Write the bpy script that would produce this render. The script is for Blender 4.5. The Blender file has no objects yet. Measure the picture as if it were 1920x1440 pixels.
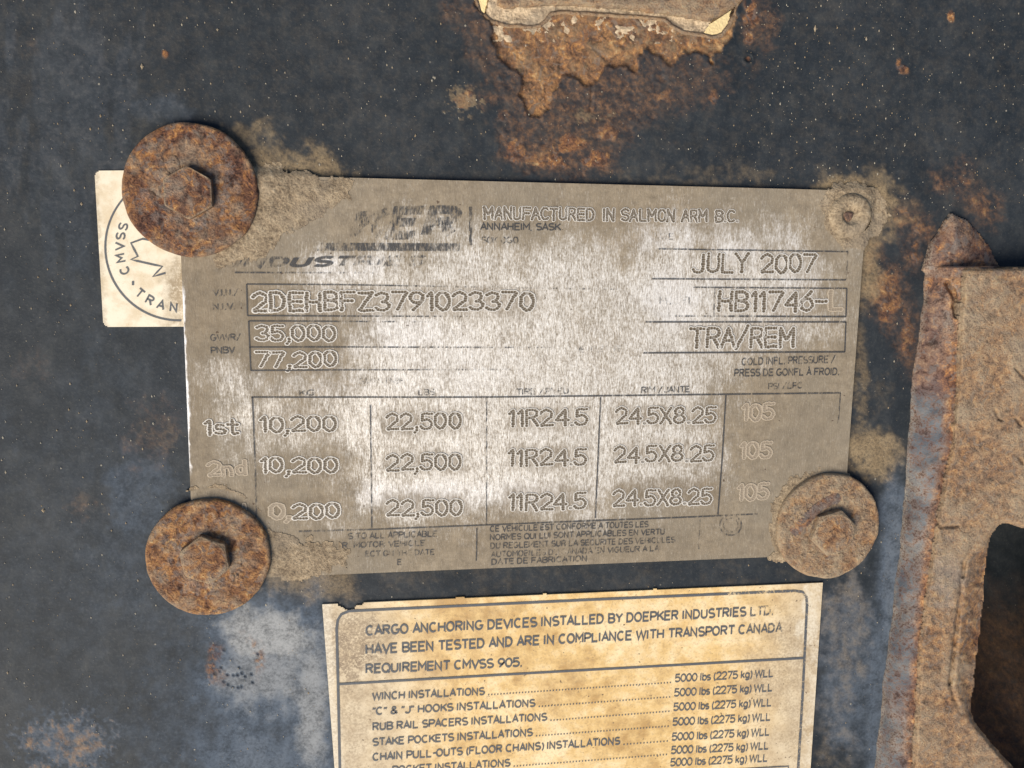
import bpy, math, random
import numpy as np
from mathutils import Matrix, Vector

random.seed(4)
scene = bpy.context.scene
coll = scene.collection

# ------------------------------------------------------------------ camera
F = 1700.0                      # focal length in photograph pixels (1920 wide)
PX = 0.000124                   # metres per photograph pixel at the panel
def _n(v): return v / np.linalg.norm(v)
_X = _n(np.array([(12100 - 960) / F, -(620 - 720) / F, -1.0]))
_Yd = np.array([(796 - 960) / F, -(11570 - 720) / F, -1.0])
_Y = -_Yd
_Y = _n(_Y - _X * np.dot(_X, _Y))
_Z = np.cross(_X, _Y)
RW = np.array([_X, _Y, _Z])     # camera -> panel space rotation
CAM = -(RW @ np.array([0, 0, -1.0])) * F * PX

cam_data = bpy.data.cameras.new('camera')
cam = bpy.data.objects.new('camera', cam_data)
coll.objects.link(cam)
m4 = Matrix.Identity(4)
for i in range(3):
    for j in range(3):
        m4[i][j] = RW[i][j]
    m4[i][3] = CAM[i]
cam.matrix_world = m4
cam_data.sensor_width = 36
cam_data.lens = F / 1920 * 36
cam_data.clip_start = 0.005
cam_data.clip_end = 200
scene.camera = cam
scene.render.resolution_x, scene.render.resolution_y = 1024, 768

# ------------------------------------------------------------------ light
SUN_DIR = np.array([-0.60, -0.62, 0.86])    # towards the sun: low left, in front of the panel
SUN_DIR = SUN_DIR / np.linalg.norm(SUN_DIR)
SUN_EL = math.asin(SUN_DIR[2])
world = bpy.data.worlds.new('World')
scene.world = world
world.use_nodes = True
wn = world.node_tree
wn.nodes.clear()
sky = wn.nodes.new('ShaderNodeTexSky')
sky.sky_type = 'NISHITA'
sky.sun_disc = False
sky.sun_elevation = SUN_EL
sky.sun_rotation = math.atan2(SUN_DIR[0], SUN_DIR[1])
bg = wn.nodes.new('ShaderNodeBackground')
bg.inputs['Strength'].default_value = 0.07
wo = wn.nodes.new('ShaderNodeOutputWorld')
wn.links.new(sky.outputs[0], bg.inputs[0])
wn.links.new(bg.outputs[0], wo.inputs[0])
sun_data = bpy.data.lights.new('sun', 'SUN')
sun_data.energy = 3.3
sun_data.angle = math.radians(42)
sun_data.color = (1.0, 0.89, 0.73)
sun = bpy.data.objects.new('sun', sun_data)
coll.objects.link(sun)
sun.rotation_euler = Vector(SUN_DIR).to_track_quat('Z', 'Y').to_euler()
sun.location = Vector(SUN_DIR) * 2
scene.view_settings.view_transform = 'Standard'
scene.view_settings.look = 'None'
scene.view_settings.gamma = 1
scene.view_settings.exposure = 0.70

# ------------------------------------------------------------------ helpers
MM = 0.001
def wall(u, v, z=0.0):
    """photograph pixel -> point on the plane at height z (metres) above the panel"""
    u = np.asarray(u, float); v = np.asarray(v, float); z = np.asarray(z, float)
    d = np.stack(np.broadcast_arrays((u - 960) / F, -(v - 720) / F, -1.0), -1) @ RW.T
    t = (z - CAM[2]) / d[..., 2]
    return CAM + d * t[..., None]
def W(u, v, z=0.0): return Vector(wall(u, v, z))
def mmpx(u, v, z=0.0): return (W(u + 5, v, z) - W(u - 5, v, z)).length / 10

_tabs = {}
def vnoise(x, y, seed=0):
    if seed not in _tabs:
        _tabs[seed] = np.random.RandomState(seed + 17).rand(256, 256)
    T = _tabs[seed]
    xi = np.floor(x).astype(int); yi = np.floor(y).astype(int)
    fx = x - xi; fy = y - yi
    fx = fx * fx * (3 - 2 * fx); fy = fy * fy * (3 - 2 * fy)
    a = T[xi & 255, yi & 255]; b = T[(xi + 1) & 255, yi & 255]
    c = T[xi & 255, (yi + 1) & 255]; d = T[(xi + 1) & 255, (yi + 1) & 255]
    return (a * (1 - fx) + b * fx) * (1 - fy) + (c * (1 - fx) + d * fx) * fy
def fbm(x, y, size, seed=0, octv=4, gain=0.55):
    """-1..1 noise with features of about `size` pixels"""
    r = 0; a = 1; tot = 0
    for o in range(octv):
        f = 2 ** o / size
        r = r + a * (vnoise(x * f + 31.7 * o, y * f + 11.3 * o, seed + o) * 2 - 1)
        tot += a; a *= gain
    return r / tot * 1.6
def sstep(a, b, x):
    t = np.clip((x - a) / (b - a), 0, 1)
    return t * t * (3 - 2 * t)
def sdf(u, v, poly):
    """signed pixel distance to a polygon, negative inside"""
    P = np.array(poly, float); n = len(P)
    d = np.full(u.shape, 1e9); ins = np.zeros(u.shape, bool)
    for i in range(n):
        a = P[i]; b = P[(i + 1) % n]; e = b - a
        wx = u - a[0]; wy = v - a[1]
        t = np.clip((wx * e[0] + wy * e[1]) / max(e @ e, 1e-9), 0, 1)
        d = np.minimum(d, (wx - e[0] * t) ** 2 + (wy - e[1] * t) ** 2)
        if a[1] != b[1]:
            c = ((a[1] > v) != (b[1] > v)) & (u < e[0] * (v - a[1]) / e[1] + a[0])
            ins ^= c
    d = np.sqrt(d)
    return np.where(ins, -d, d)
def blob(u, v, cx, cy, rx, ry, n=None, amp=0.5, soft=0.5, rot=0):
    c, s = math.cos(math.radians(rot)), math.sin(math.radians(rot))
    x = (u - cx) * c + (v - cy) * s; y = -(u - cx) * s + (v - cy) * c
    r = np.sqrt((x / rx) ** 2 + (y / ry) ** 2)
    if n is not None: r = r + n * amp
    return 1 - sstep(1 - soft, 1 + soft, r)
def seg_dist(u, v, pts):
    d = np.full(u.shape, 1e9)
    for (ax, ay), (bx, by) in zip(pts[:-1], pts[1:]):
        ex, ey = bx - ax, by - ay
        t = np.clip(((u - ax) * ex + (v - ay) * ey) / (ex * ex + ey * ey), 0, 1)
        d = np.minimum(d, np.hypot(u - ax - ex * t, v - ay - ey * t))
    return d

def mesh_np(name, verts, quads, tris=None, smooth=True, attrs=None, mat=None):
    me = bpy.data.meshes.new(name)
    quads = np.asarray(quads, np.int32).reshape(-1, 4)
    tris = np.zeros((0, 3), np.int32) if tris is None else np.asarray(tris, np.int32).reshape(-1, 3)
    nq, nt = len(quads), len(tris)
    me.vertices.add(len(verts))
    me.vertices.foreach_set('co', np.asarray(verts, np.float32).ravel())
    me.loops.add(nq * 4 + nt * 3)
    me.loops.foreach_set('vertex_index', np.concatenate([quads.ravel(), tris.ravel()]).astype(np.int32))
    me.polygons.add(nq + nt)
    st = np.concatenate([np.arange(nq) * 4, nq * 4 + np.arange(nt) * 3]).astype(np.int32)
    me.polygons.foreach_set('loop_start', st)
    me.polygons.foreach_set('use_smooth', np.full(nq + nt, smooth))
    me.update(calc_edges=True)
    for k, val in (attrs or {}).items():
        a = me.attributes.new(k, 'FLOAT', 'POINT')
        a.data.foreach_set('value', np.ascontiguousarray(np.broadcast_to(val, (len(verts),)), np.float32))
    if mat: me.materials.append(mat)
    return me
def link(name, me, parent=None, loc=None, kind=None):
    o = bpy.data.objects.new(name, me)
    coll.objects.link(o)
    if parent is not None: o.parent = parent
    if loc is not None: o.location = loc
    if kind: o['kind'] = kind
    return o
def tag(o, label, cat, group=None):
    o['label'] = label; o['category'] = cat
    if group: o['group'] = group
    return o
def thing(name, label, cat, loc, group=None):
    o = bpy.data.objects.new(name, None)
    o.empty_display_size = 0.01
    coll.objects.link(o); o.location = loc
    return tag(o, label, cat, group)

def patch(name, U, V, Z, keep, attrs, mat, base=None, origin=(0, 0, 0)):
    """height field over a (possibly warped) pixel grid; `base` closes its rim down to that height"""
    P = wall(U, V, Z) - np.array(origin)
    h, w = U.shape
    idx = np.arange(h * w).reshape(h, w)
    k = keep[:-1, :-1] & keep[1:, :-1] & keep[:-1, 1:] & keep[1:, 1:]
    q = np.stack([idx[:-1, :-1][k], idx[1:, :-1][k], idx[1:, 1:][k], idx[:-1, 1:][k]], -1)
    verts = P.reshape(-1, 3)
    at = {n: np.broadcast_to(np.asarray(a, float), U.shape).reshape(-1) for n, a in attrs.items()}
    if base is not None:
        kp = np.pad(k, 1)
        c = kp[1:-1, 1:-1]
        es = []
        m = c & ~kp[:-2, 1:-1]; es.append(np.stack([idx[:-1, :-1][m], idx[:-1, 1:][m]], -1))
        m = c & ~kp[2:, 1:-1];  es.append(np.stack([idx[1:, 1:][m], idx[1:, :-1][m]], -1))
        m = c & ~kp[1:-1, :-2]; es.append(np.stack([idx[1:, :-1][m], idx[:-1, :-1][m]], -1))
        m = c & ~kp[1:-1, 2:];  es.append(np.stack([idx[:-1, 1:][m], idx[1:, 1:][m]], -1))
        E = np.concatenate(es)
        uq, inv = np.unique(E.ravel(), return_inverse=True)
        top = verts[uq].copy(); low = verts[uq].copy(); low[:, 2] = base - origin[2]
        n0 = len(verts)
        verts = np.concatenate([verts, top, low])
        inv = inv.reshape(-1, 2) + n0
        q = np.concatenate([q, np.stack([inv[:, 0], inv[:, 1], inv[:, 1] + len(uq), inv[:, 0] + len(uq)], -1)])
        for n in at: at[n] = np.concatenate([at[n], at[n][uq], at[n][uq]])
    used = np.zeros(len(verts), bool); used[q.ravel()] = True
    remap = np.cumsum(used) - 1
    return mesh_np(name, verts[used], remap[q], attrs={n: a[used] for n, a in at.items()}, mat=mat)
def grid(u0, u1, v0, v1, step):
    us = np.arange(u0, u1 + step * .5, step); vs = np.arange(v0, v1 + step * .5, step)
    return np.meshgrid(us, vs)
def quad_grid(c, nu, nv):
    """grid inside four photograph corners TL TR BR BL"""
    P = np.array([wall(x, y) for x, y in c])
    s, t = np.meshgrid(np.linspace(0, 1, nu), np.linspace(0, 1, nv))
    # perspective-correct by interpolating on the plane and projecting back
    p = (P[0][None, None] * ((1 - s) * (1 - t))[..., None] + P[1] * (s * (1 - t))[..., None]
         + P[2] * (s * t)[..., None] + P[3] * ((1 - s) * t)[..., None])
    d = (p - CAM) @ RW
    return d[..., 0] / -d[..., 2] * F + 960, -d[..., 1] / -d[..., 2] * F + 720

# ------------------------------------------------------------------ materials
class Mat:
    def __init__(s, name):
        s.m = bpy.data.materials.new(name); s.m.use_nodes = True
        s.t = s.m.node_tree; s.t.nodes.clear()
        s.out = s.t.nodes.new('ShaderNodeOutputMaterial')
        s.co = s.t.nodes.new('ShaderNodeTexCoord').outputs['Object']
    def n(s, typ, **kw):
        x = s.t.nodes.new(typ)
        for k, v in kw.items(): setattr(x, k, v)
        return x
    def put(s, sock, v):
        if isinstance(v, bpy.types.NodeSocket): s.t.links.new(v, sock)
        elif isinstance(v, (tuple, list)) and len(v) == 3 and sock.type == 'RGBA': sock.default_value = (*v, 1)
        else: sock.default_value = v
    def attr(s, name): return s.n('ShaderNodeAttribute', attribute_name=name).outputs['Fac']
    def scale(s, vec):
        x = s.n('ShaderNodeMapping'); s.put(x.inputs['Vector'], s.co); x.inputs['Scale'].default_value = vec
        return x.outputs[0]
    def noise(s, size_mm, detail=4, rough=0.6, vec=None, dist=0.0):
        x = s.n('ShaderNodeTexNoise'); s.put(x.inputs['Vector'], vec if vec is not None else s.co)
        x.inputs['Scale'].default_value = 1000.0 / size_mm
        x.inputs['Detail'].default_value = detail; x.inputs['Roughness'].default_value = rough
        x.inputs['Distortion'].default_value = dist
        return x.outputs['Fac']
    def cells(s, size_mm, out='Distance'):
        x = s.n('ShaderNodeTexVoronoi'); s.put(x.inputs['Vector'], s.co)
        x.inputs['Scale'].default_value = 1000.0 / size_mm
        return x.outputs[out]
    def math(s, op, a, b=0.0, c=0.0, clamp=False):
        x = s.n('ShaderNodeMath', operation=op, use_clamp=clamp)
        s.put(x.inputs[0], a); s.put(x.inputs[1], b); s.put(x.inputs[2], c)
        return x.outputs[0]
    def rng(s, v, a, b, lo=0.0, hi=1.0):
        x = s.n('ShaderNodeMapRange', interpolation_type='SMOOTHSTEP')
        s.put(x.inputs[0], v); x.inputs[1].default_value = a; x.inputs[2].default_value = b
        x.inputs[3].default_value = lo; x.inputs[4].default_value = hi
        return x.outputs[0]
    def con(s, v, g=1.8): return s.math('ADD', s.math('MULTIPLY', s.math('SUBTRACT', v, 0.5), g), 0.5, clamp=True)
    def mix(s, f, a, b, mode='MIX'):
        x = s.n('ShaderNodeMix', data_type='RGBA', blend_type=mode)
        s.put(x.inputs[0], f); s.put(x.inputs[6], a); s.put(x.inputs[7], b)
        return x.outputs[2]
    def ramp(s, v, stops):
        x = s.n('ShaderNodeValToRGB'); s.put(x.inputs[0], v)
        e = x.color_ramp.elements
        while len(e) < len(stops): e.new(0.5)
        for el, (p, c) in zip(e, stops): el.position = p; el.color = (*c, 1)
        return x.outputs[0]
    def bump(s, h, dist_mm, strength=1.0, normal=None):
        x = s.n('ShaderNodeBump'); s.put(x.inputs['Height'], h)
        x.inputs['Distance'].default_value = dist_mm * MM; x.inputs['Strength'].default_value = strength
        if normal is not None: s.put(x.inputs['Normal'], normal)
        return x.outputs[0]
    def bsdf(s, color, rough=0.8, metal=0.0, normal=None, spec=0.4):
        x = s.n('ShaderNodeBsdfPrincipled')
        s.put(x.inputs['Base Color'], color); s.put(x.inputs['Roughness'], rough)
        s.put(x.inputs['Metallic'], metal); s.put(x.inputs['Specular IOR Level'], spec)
        if normal is not None: s.put(x.inputs['Normal'], normal)
        return x.outputs[0]
    def done(s, sh):
        s.t.links.new(sh, s.out.inputs['Surface']); return s.m

def rust_color(m, warm=0.5):
    """mottled purple-brown to orange rust"""
    a = m.noise(1.9, 5, 0.62, dist=0.7); b = m.noise(0.45, 4, 0.7); c = m.noise(6, 5, 0.62)
    k = m.con(m.math('ADD', m.math('MULTIPLY', a, 0.70), m.math('MULTIPLY', b, 0.30)), 2.5)
    dark = m.ramp(k, [(0.22, (0.035, 0.018, 0.015)), (0.40, (0.10, 0.048, 0.034)), (0.56, (0.165, 0.078, 0.046)),
                      (0.68, (0.29, 0.125, 0.042)), (0.84, (0.46, 0.235, 0.085))])
    pale = m.ramp(k, [(0.20, (0.06, 0.030, 0.020)), (0.38, (0.165, 0.078, 0.042)), (0.54, (0.27, 0.135, 0.058)),
                      (0.68, (0.37, 0.19, 0.075)), (0.86, (0.50, 0.35, 0.18))])
    f = m.rng(m.math('ADD', c, warm - 0.5), 0.35, 0.65)
    col = m.mix(f, dark, pale)
    grey = m.rng(m.noise(2.2, 5, 0.62, dist=1.0), 0.53, 0.62, 0, 0.75)
    return m.mix(grey, col, (0.15, 0.118, 0.105)), a, b

DUST = (0.37, 0.29, 0.19)

def mat_panel():
    m = Mat('chipped navy paint')
    rust, dust, chalk, pale = m.attr('rust'), m.attr('dust'), m.attr('chalk'), m.attr('stain')
    nf = m.noise(0.7, 5, 0.7); nm = m.noise(4, 5, 0.65); nl = m.noise(22, 4, 0.6)
    paint = m.ramp(m.math('ADD', m.math('MULTIPLY', nm, 0.5), m.math('MULTIPLY', nl, 0.5)),
                   [(0.34, (0.011, 0.0155, 0.021)), (0.50, (0.019, 0.0245, 0.031)), (0.70, (0.040, 0.045, 0.050))])
    # fine dust film caught in the paint grain
    smear = m.noise(3.0, 6, .7, m.scale((1.0, 0.45, 1.0)))
    film = m.math('ADD', m.rng(nf, 0.5, 0.8, 0.0, 0.16), m.rng(smear, 0.46, 0.85, 0.0, 0.10))
    paint = m.mix(film, paint, (0.22, 0.215, 0.185))
    ck = m.math('MULTIPLY', chalk, m.rng(m.math('ADD', m.math('MULTIPLY', nf, .5), m.math('MULTIPLY', nm, .5)), 0.34, 0.6, 0.35, 1.0))
    col = m.mix(ck, paint, m.mix(m.rng(chalk, .5, .95), (0.14, 0.18, 0.24), (0.32, 0.33, 0.335)))
    rc, ra, rb = rust_color(m, 0.5)
    st = m.math('MULTIPLY', pale, m.rng(m.math('ADD', m.math('MULTIPLY', nf, .5), m.math('MULTIPLY', nm, .5)), 0.40, 0.56, .45, 1), clamp=True)
    col = m.mix(st, col, m.mix(m.rng(m.noise(1.7, 8, .75), .42, .64), (0.042, 0.034, 0.033), (0.155, 0.085, 0.048)))
    col = m.mix(rust, col, rc)
    dk = m.math('MULTIPLY', dust, m.rng(nf, 0.30, 0.58, 0.45, 1.0), clamp=True)
    col = m.mix(dk, col, m.mix(m.con(nm, 1.6), (0.17, 0.122, 0.072), (0.36, 0.275, 0.165)))
    # pin-head specks of dried mud
    v = m.cells(1.9); vc = m.cells(1.9, 'Color')
    sep = m.n('ShaderNodeSeparateColor'); m.put(sep.inputs[0], vc)
    rad = m.math('MULTIPLY', m.math('POWER', sep.outputs[0], 6.0), 0.14)
    sp = m.rng(m.math('SUBTRACT', v, rad), -0.03, 0.03, 1, 0)
    sp = m.math('MULTIPLY', sp, m.rng(sep.outputs[1], 0.25, 0.5))
    col = m.mix(m.math('MULTIPLY', sp, 0.6), col, (0.36, 0.33, 0.27))
    rough = m.math('ADD', 0.62, m.math('MULTIPLY', m.math('MAXIMUM', rust, m.math('MAXIMUM', dust, chalk)), 0.4), clamp=True)
    h = m.math('ADD', m.math('MULTIPLY', nf, m.math('ADD', 0.25, m.math('MULTIPLY', m.math('MAXIMUM', rust, dust), 1.0))), m.math('MULTIPLY', sp, 0.5))
    nb = m.bump(h, 0.35, 0.8)
    return m.done(m.bsdf(col, rough, 0.0, nb, 0.22))

def mat_rust(name, warm=0.5, dusty=True, bump=0.5):
    m = Mat(name)
    c, a, b = rust_color(m, warm)
    if dusty:
        d = m.attr('dust'); g = m.attr('grey')
        c = m.mix(m.math('MULTIPLY', g, m.rng(b, .3, .6, .5, 1), clamp=True), c, m.mix(a, (0.13, 0.12, 0.11), (0.34, 0.33, 0.32)))
        c = m.mix(m.math('MULTIPLY', d, m.rng(b, 0.32, 0.6, 0.35, 1.0), clamp=True), c, m.mix(a, (0.23, 0.17, 0.115), (0.42, 0.34, 0.23)))
    v = m.noise(0.45, 4, 0.7)
    h = m.math('ADD', m.math('MULTIPLY', b, 0.7), m.math('MULTIPLY', v, 0.4))
    return m.done(m.bsdf(c, 0.85, 0.0, m.bump(h, bump, 0.9, m.bump(a, bump * 1.2, 0.7)), 0.25))

def mat_weld():
    m = Mat('dust-greyed weld bead')
    c, a, b = rust_color(m, 0.45)
    g = m.attr('grey'); d = m.attr('dust')
    steel = m.ramp(m.noise(6, 4, .55), [(0.32, (0.045, 0.055, 0.072)), (0.68, (0.135, 0.148, 0.165))])
    f = m.math('MULTIPLY', g, m.rng(m.math('ADD', m.math('MULTIPLY', a, .6), m.math('MULTIPLY', b, .4)), 0.40, 0.56, 0.10, 1.0), clamp=True)
    c = m.mix(f, c, steel)
    c = m.mix(m.math('MULTIPLY', d, m.rng(b, .35, .6), clamp=True), c, (0.40, 0.34, 0.26))
    return m.done(m.bsdf(c, 0.72, 0.0, m.bump(b, 0.3, 0.8), 0.3))

def mat_plate():
    m = Mat('scuffed brushed aluminium')
    dirt, dark, bare = m.attr('dirt'), m.attr('dark'), m.attr('bare')
    sv = m.scale((1.0, 0.20, 1.0))
    s1 = m.noise(0.25, 3, 0.72, sv); s2 = m.noise(0.75, 4, 0.7, sv)
    nf = m.noise(0.5, 4, 0.7); nm = m.noise(5, 5, 0.65); nl = m.noise(26, 3, 0.55)
    k = m.con(m.math('ADD', m.math('MULTIPLY', s1, 0.58), m.math('ADD', m.math('MULTIPLY', s2, 0.14), m.math('MULTIPLY', nf, 0.28))), 1.5)
    k = m.math('ADD', k, m.math('MULTIPLY', m.math('SUBTRACT', nm, 0.5), 0.18))
    k = m.math('ADD', k, m.math('MULTIPLY', bare, 0.05))
    base = m.ramp(k, [(0.25, (0.13, 0.105, 0.08)), (0.36, (0.30, 0.262, 0.215)), (0.48, (0.52, 0.485, 0.43)), (0.68, (0.80, 0.78, 0.74))])
    base = m.mix(m.math('MULTIPLY', bare, 0.35), base, (0.78, 0.78, 0.80))
    dcol = m.mix(m.con(m.noise(2.5, 7, .74), 2.0), (0.135, 0.109, 0.077), (0.315, 0.257, 0.18))
    dcol = m.mix(m.rng(nl, .42, .6, 0, .5), dcol, (0.20, 0.172, 0.13))
    dcol = m.mix(m.rng(s1, 0.56, 0.76, 0, 0.25), dcol, (0.48, 0.41, 0.30))
    dcol = m.mix(m.rng(nf, 0.36, 0.24, 0, 0.6), dcol, (0.10, 0.08, 0.06))
    f = m.rng(m.math('ADD', dirt, m.math('MULTIPLY', m.math('SUBTRACT', 0.5, m.math('ADD', m.math('MULTIPLY', s1, .65), m.math('MULTIPLY', nf, .35))), 1.4)), 0.02, 0.98, 0.0, 0.97)
    col = m.mix(f, base, dcol)
    col = m.mix(m.math('MULTIPLY', dark, m.rng(s2, .35, .6, 1, .45), clamp=True), col, m.mix(m.con(nm, 1.5), (0.11, 0.085, 0.056), (0.235, 0.182, 0.118)))
    pit = m.rng(m.noise(1.3, 2, 0.5), 0.73, 0.77)
    col = m.mix(m.math('MULTIPLY', pit, .8), col, (0.07, 0.045, 0.03))
    clean = m.math('SUBTRACT', 1.0, m.math('MAXIMUM', f, dark), clamp=True)
    metal = m.math('MULTIPLY', clean, 0.22)
    rough = m.math('SUBTRACT', 0.8, m.math('MULTIPLY', clean, 0.33))
    return m.done(m.bsdf(col, rough, metal, m.bump(m.math('ADD', s1, m.math('MULTIPLY', nf, .6)), 0.10, 0.8), 0.35))

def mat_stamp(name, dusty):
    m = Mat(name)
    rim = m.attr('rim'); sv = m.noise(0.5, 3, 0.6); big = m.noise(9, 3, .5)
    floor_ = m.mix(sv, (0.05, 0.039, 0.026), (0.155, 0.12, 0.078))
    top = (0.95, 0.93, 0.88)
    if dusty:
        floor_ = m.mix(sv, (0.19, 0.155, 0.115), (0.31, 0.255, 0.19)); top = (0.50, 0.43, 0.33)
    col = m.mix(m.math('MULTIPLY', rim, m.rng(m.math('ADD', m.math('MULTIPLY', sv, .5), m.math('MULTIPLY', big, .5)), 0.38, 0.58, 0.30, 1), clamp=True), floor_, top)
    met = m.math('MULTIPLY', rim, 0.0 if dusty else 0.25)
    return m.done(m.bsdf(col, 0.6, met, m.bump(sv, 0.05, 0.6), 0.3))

def mat_print(name, col, streak=True, lift=0.0):
    """screen-printed ink, rubbed away in streaks by the vertex value `wear`"""
    m = Mat(name)
    wear = m.attr('wear')
    vec = m.scale((1.0, 0.22, 1.0)) if streak else m.co
    n = m.math('ADD', m.math('MULTIPLY', m.noise(0.42, 4, 0.75, vec), 0.68), m.math('MULTIPLY', m.noise(2.6, 4, 0.6), 0.32))
    f = m.rng(m.math('SUBTRACT', n, m.math('ADD', 0.25, m.math('MULTIPLY', wear, 0.40))), -0.08, 0.08)
    tr = m.n('ShaderNodeBsdfTransparent').outputs[0]
    c = m.mix(m.noise(1.2, 3, .6), col, tuple(x * 1.9 + 0.01 for x in col))
    ms = m.n('ShaderNodeMixShader')
    m.put(ms.inputs[0], m.math('MULTIPLY', f, 0.92 - lift)); m.put(ms.inputs[1], tr); m.put(ms.inputs[2], m.bsdf(c, 0.6))
    return m.done(ms.outputs[0])

def mat_label():
    m = Mat('yellowed vinyl label')
    edge, pale, dirt = m.attr('edge'), m.attr('pale'), m.attr('dirt')
    nf = m.noise(0.6, 5, 0.7); nm = m.noise(4.5, 5, 0.65); nl = m.noise(24, 3, 0.55)
    yel = m.ramp(m.math('ADD', m.math('MULTIPLY', nl, .5), m.math('MULTIPLY', nm, .5)),
                 [(0.38, (0.44, 0.275, 0.105)), (0.49, (0.66, 0.46, 0.20)), (0.60, (0.78, 0.62, 0.37))])
    gre = m.mix(m.con(nm, 1.6), (0.38, 0.29, 0.18), (0.70, 0.60, 0.43))
    col = m.mix(edge, yel, gre)
    col = m.mix(m.math('MULTIPLY', m.rng(nf, .48, .68), .45), col, (0.30, 0.21, 0.12))
    col = m.mix(m.math('MULTIPLY', dirt, m.rng(nf, .36, .56), clamp=True), col, (0.24, 0.18, 0.12))
    col = m.mix(m.math('MULTIPLY', pale, m.rng(nf, .35, .6, 1, .5)), col, (0.68, 0.62, 0.50))
    pit = m.rng(m.noise(1.0, 2, 0.5), 0.715, 0.75)
    col = m.mix(m.math('MULTIPLY', pit, .85), col, (0.12, 0.08, 0.05))
    return m.done(m.bsdf(col, 0.55, 0.0, m.bump(nf, 0.06, 0.7), 0.4))

def mat_white_label():
    m = Mat('weathered white vinyl')
    dirt = m.attr('dirt')
    nf = m.noise(0.5, 5, 0.7); nm = m.noise(5, 5, 0.65)
    col = m.mix(m.rng(nm, .42, .68, 0, .7), (0.74, 0.67, 0.53), (0.56, 0.45, 0.29))
    col = m.mix(m.math('MULTIPLY', m.rng(nf, .6, .72), .5), col, (0.35, 0.26, 0.16))
    col = m.mix(m.math('MULTIPLY', dirt, m.rng(nf, .32, .56, .3, 1), clamp=True), col, m.mix(nm, (0.25, .19, .12), (.4, .32, .21)))
    return m.done(m.bsdf(col, 0.5, 0.0, m.bump(nf, 0.05, 0.5), 0.4))

def mat_mud(name='dried tan mud', shift=1.0):
    m = Mat(name)
    a = m.noise(2.2, 6, 0.7); b = m.noise(0.6, 5, 0.7); c = m.noise(10, 3, 0.5)
    k = m.con(m.math('ADD', m.math('MULTIPLY', a, .5), m.math('MULTIPLY', b, .5)), 1.5)
    col = m.ramp(k, [(0.22, tuple(x * shift for x in (0.07, 0.053, 0.037))), (0.40, tuple(x * shift for x in (0.215, 0.165, 0.112))),
                     (0.56, tuple(x * shift for x in (0.35, 0.275, 0.185))), (0.76, tuple(x * shift for x in (0.50, 0.41, 0.29)))])
    col = m.mix(m.rng(c, .5, .62, 0, .4), col, (0.27, 0.23, 0.18))
    return m.done(m.bsdf(col, 0.95, 0, m.bump(b, 0.45, 0.9, m.bump(a, 0.8, .8)), 0.15))

def mat_ground():
    m = Mat('pale dry sand')
    a = m.noise(40, 5, .6)
    return m.done(m.bsdf(m.mix(a, (0.80, 0.60, 0.29), (0.88, 0.70, 0.38)), 0.95, 0, m.bump(m.noise(4, 3, .6), 3, .6), 0.1))

M_PANEL = mat_panel()
M_RUST = mat_rust('flaking orange brown rust', 0.70)
M_RUST_DARK = mat_rust('dark purple brown rust', 0.44)
M_WELD = mat_weld()
M_PLATE = mat_plate()
M_STAMP = mat_stamp('stamped metal', False)
M_STAMP_D = mat_stamp('stamped metal under dust', True)
M_INK = mat_print('worn black ink', (0.030, 0.031, 0.034), True, 0.12)
M_INK_L = mat_print('faded slate ink', (0.055, 0.062, 0.072), False, 0.04)
M_LABEL = mat_label()
M_WLABEL = mat_white_label()
M_MUD = mat_mud()
M_SAND = mat_ground()

# ------------------------------------------------------------------ setting: ground far below, steel panel
ge = 60.0
gx = np.linspace(-ge, ge, 21); GX, GY = np.meshgrid(gx, gx)
gi = np.arange(441).reshape(21, 21)
g = link('ground', mesh_np('ground', np.stack([GX, GY, np.zeros_like(GX)], -1).reshape(-1, 3),
         np.stack([gi[:-1, :-1], gi[:-1, 1:], gi[1:, 1:], gi[1:, :-1]], -1).reshape(-1, 4), mat=M_SAND), loc=(0, 0, -1.0), kind='structure')

SLOT = [(880, -150), (884, -40), (891, 0), (903, 24), (922, 40), (950, 47), (985, 50), (1008, 47), (1022, 38), (1033, 25), (1050, 22),
        (1100, 24), (1150, 28), (1200, 32), (1246, 36), (1260, 48), (1282, 59), (1310, 66), (1335, 68), (1354, 63), (1368, 48), (1377, 28),
        (1384, 0), (1388, -60), (1390, -150)]
RUSTP = [(880, -10), (905, 20), (921, 41), (929, 86), (944, 116), (981, 142), (977, 180), (989, 219), (1019, 217), (1037, 176), (1049, 141), (1079, 148),
         (1111, 159), (1129, 139), (1139, 122), (1176, 129), (1199, 141), (1193, 109), (1214, 90), (1244, 109), (1259, 122), (1274, 105),
         (1300, 98), (1322, 109), (1337, 131), (1343, 101), (1364, 82), (1376, 45), (1395, -10), (1395, -140), (880, -140)]

def axis(lo, hi, a, b, fine, coarse):
    return np.concatenate([np.arange(lo, a, coarse), np.arange(a, b, fine), np.arange(b, hi + 1, coarse)])
U, V = np.meshgrid(axis(-1000, 2900, -40, 1960, 2.3, 20), axis(-860, 2300, -40, 1480, 2.3, 20))
n1 = fbm(U, V, 60, 1, 5); n2 = fbm(U, V, 18, 7, 4); n3 = fbm(U, V, 160, 13, 4); n4 = fbm(U, V, 7, 19, 3)
dS = sdf(U, V, SLOT)
dR = sdf(U, V, RUSTP) + n2 * 5.5 + n4 * 2.5 + n1 * 4
inR = 1 - sstep(-2.0, 2.0, dR)
rust = inR.copy()
stain = np.zeros_like(U); dust = np.zeros_like(U); chalk = np.zeros_like(U)
def add(arr, val, *a, **k):
    np.maximum(arr, val * blob(U, V, *a, n=k.pop('n', n1 * .6 + n2 * .5), **k), out=arr)
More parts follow.
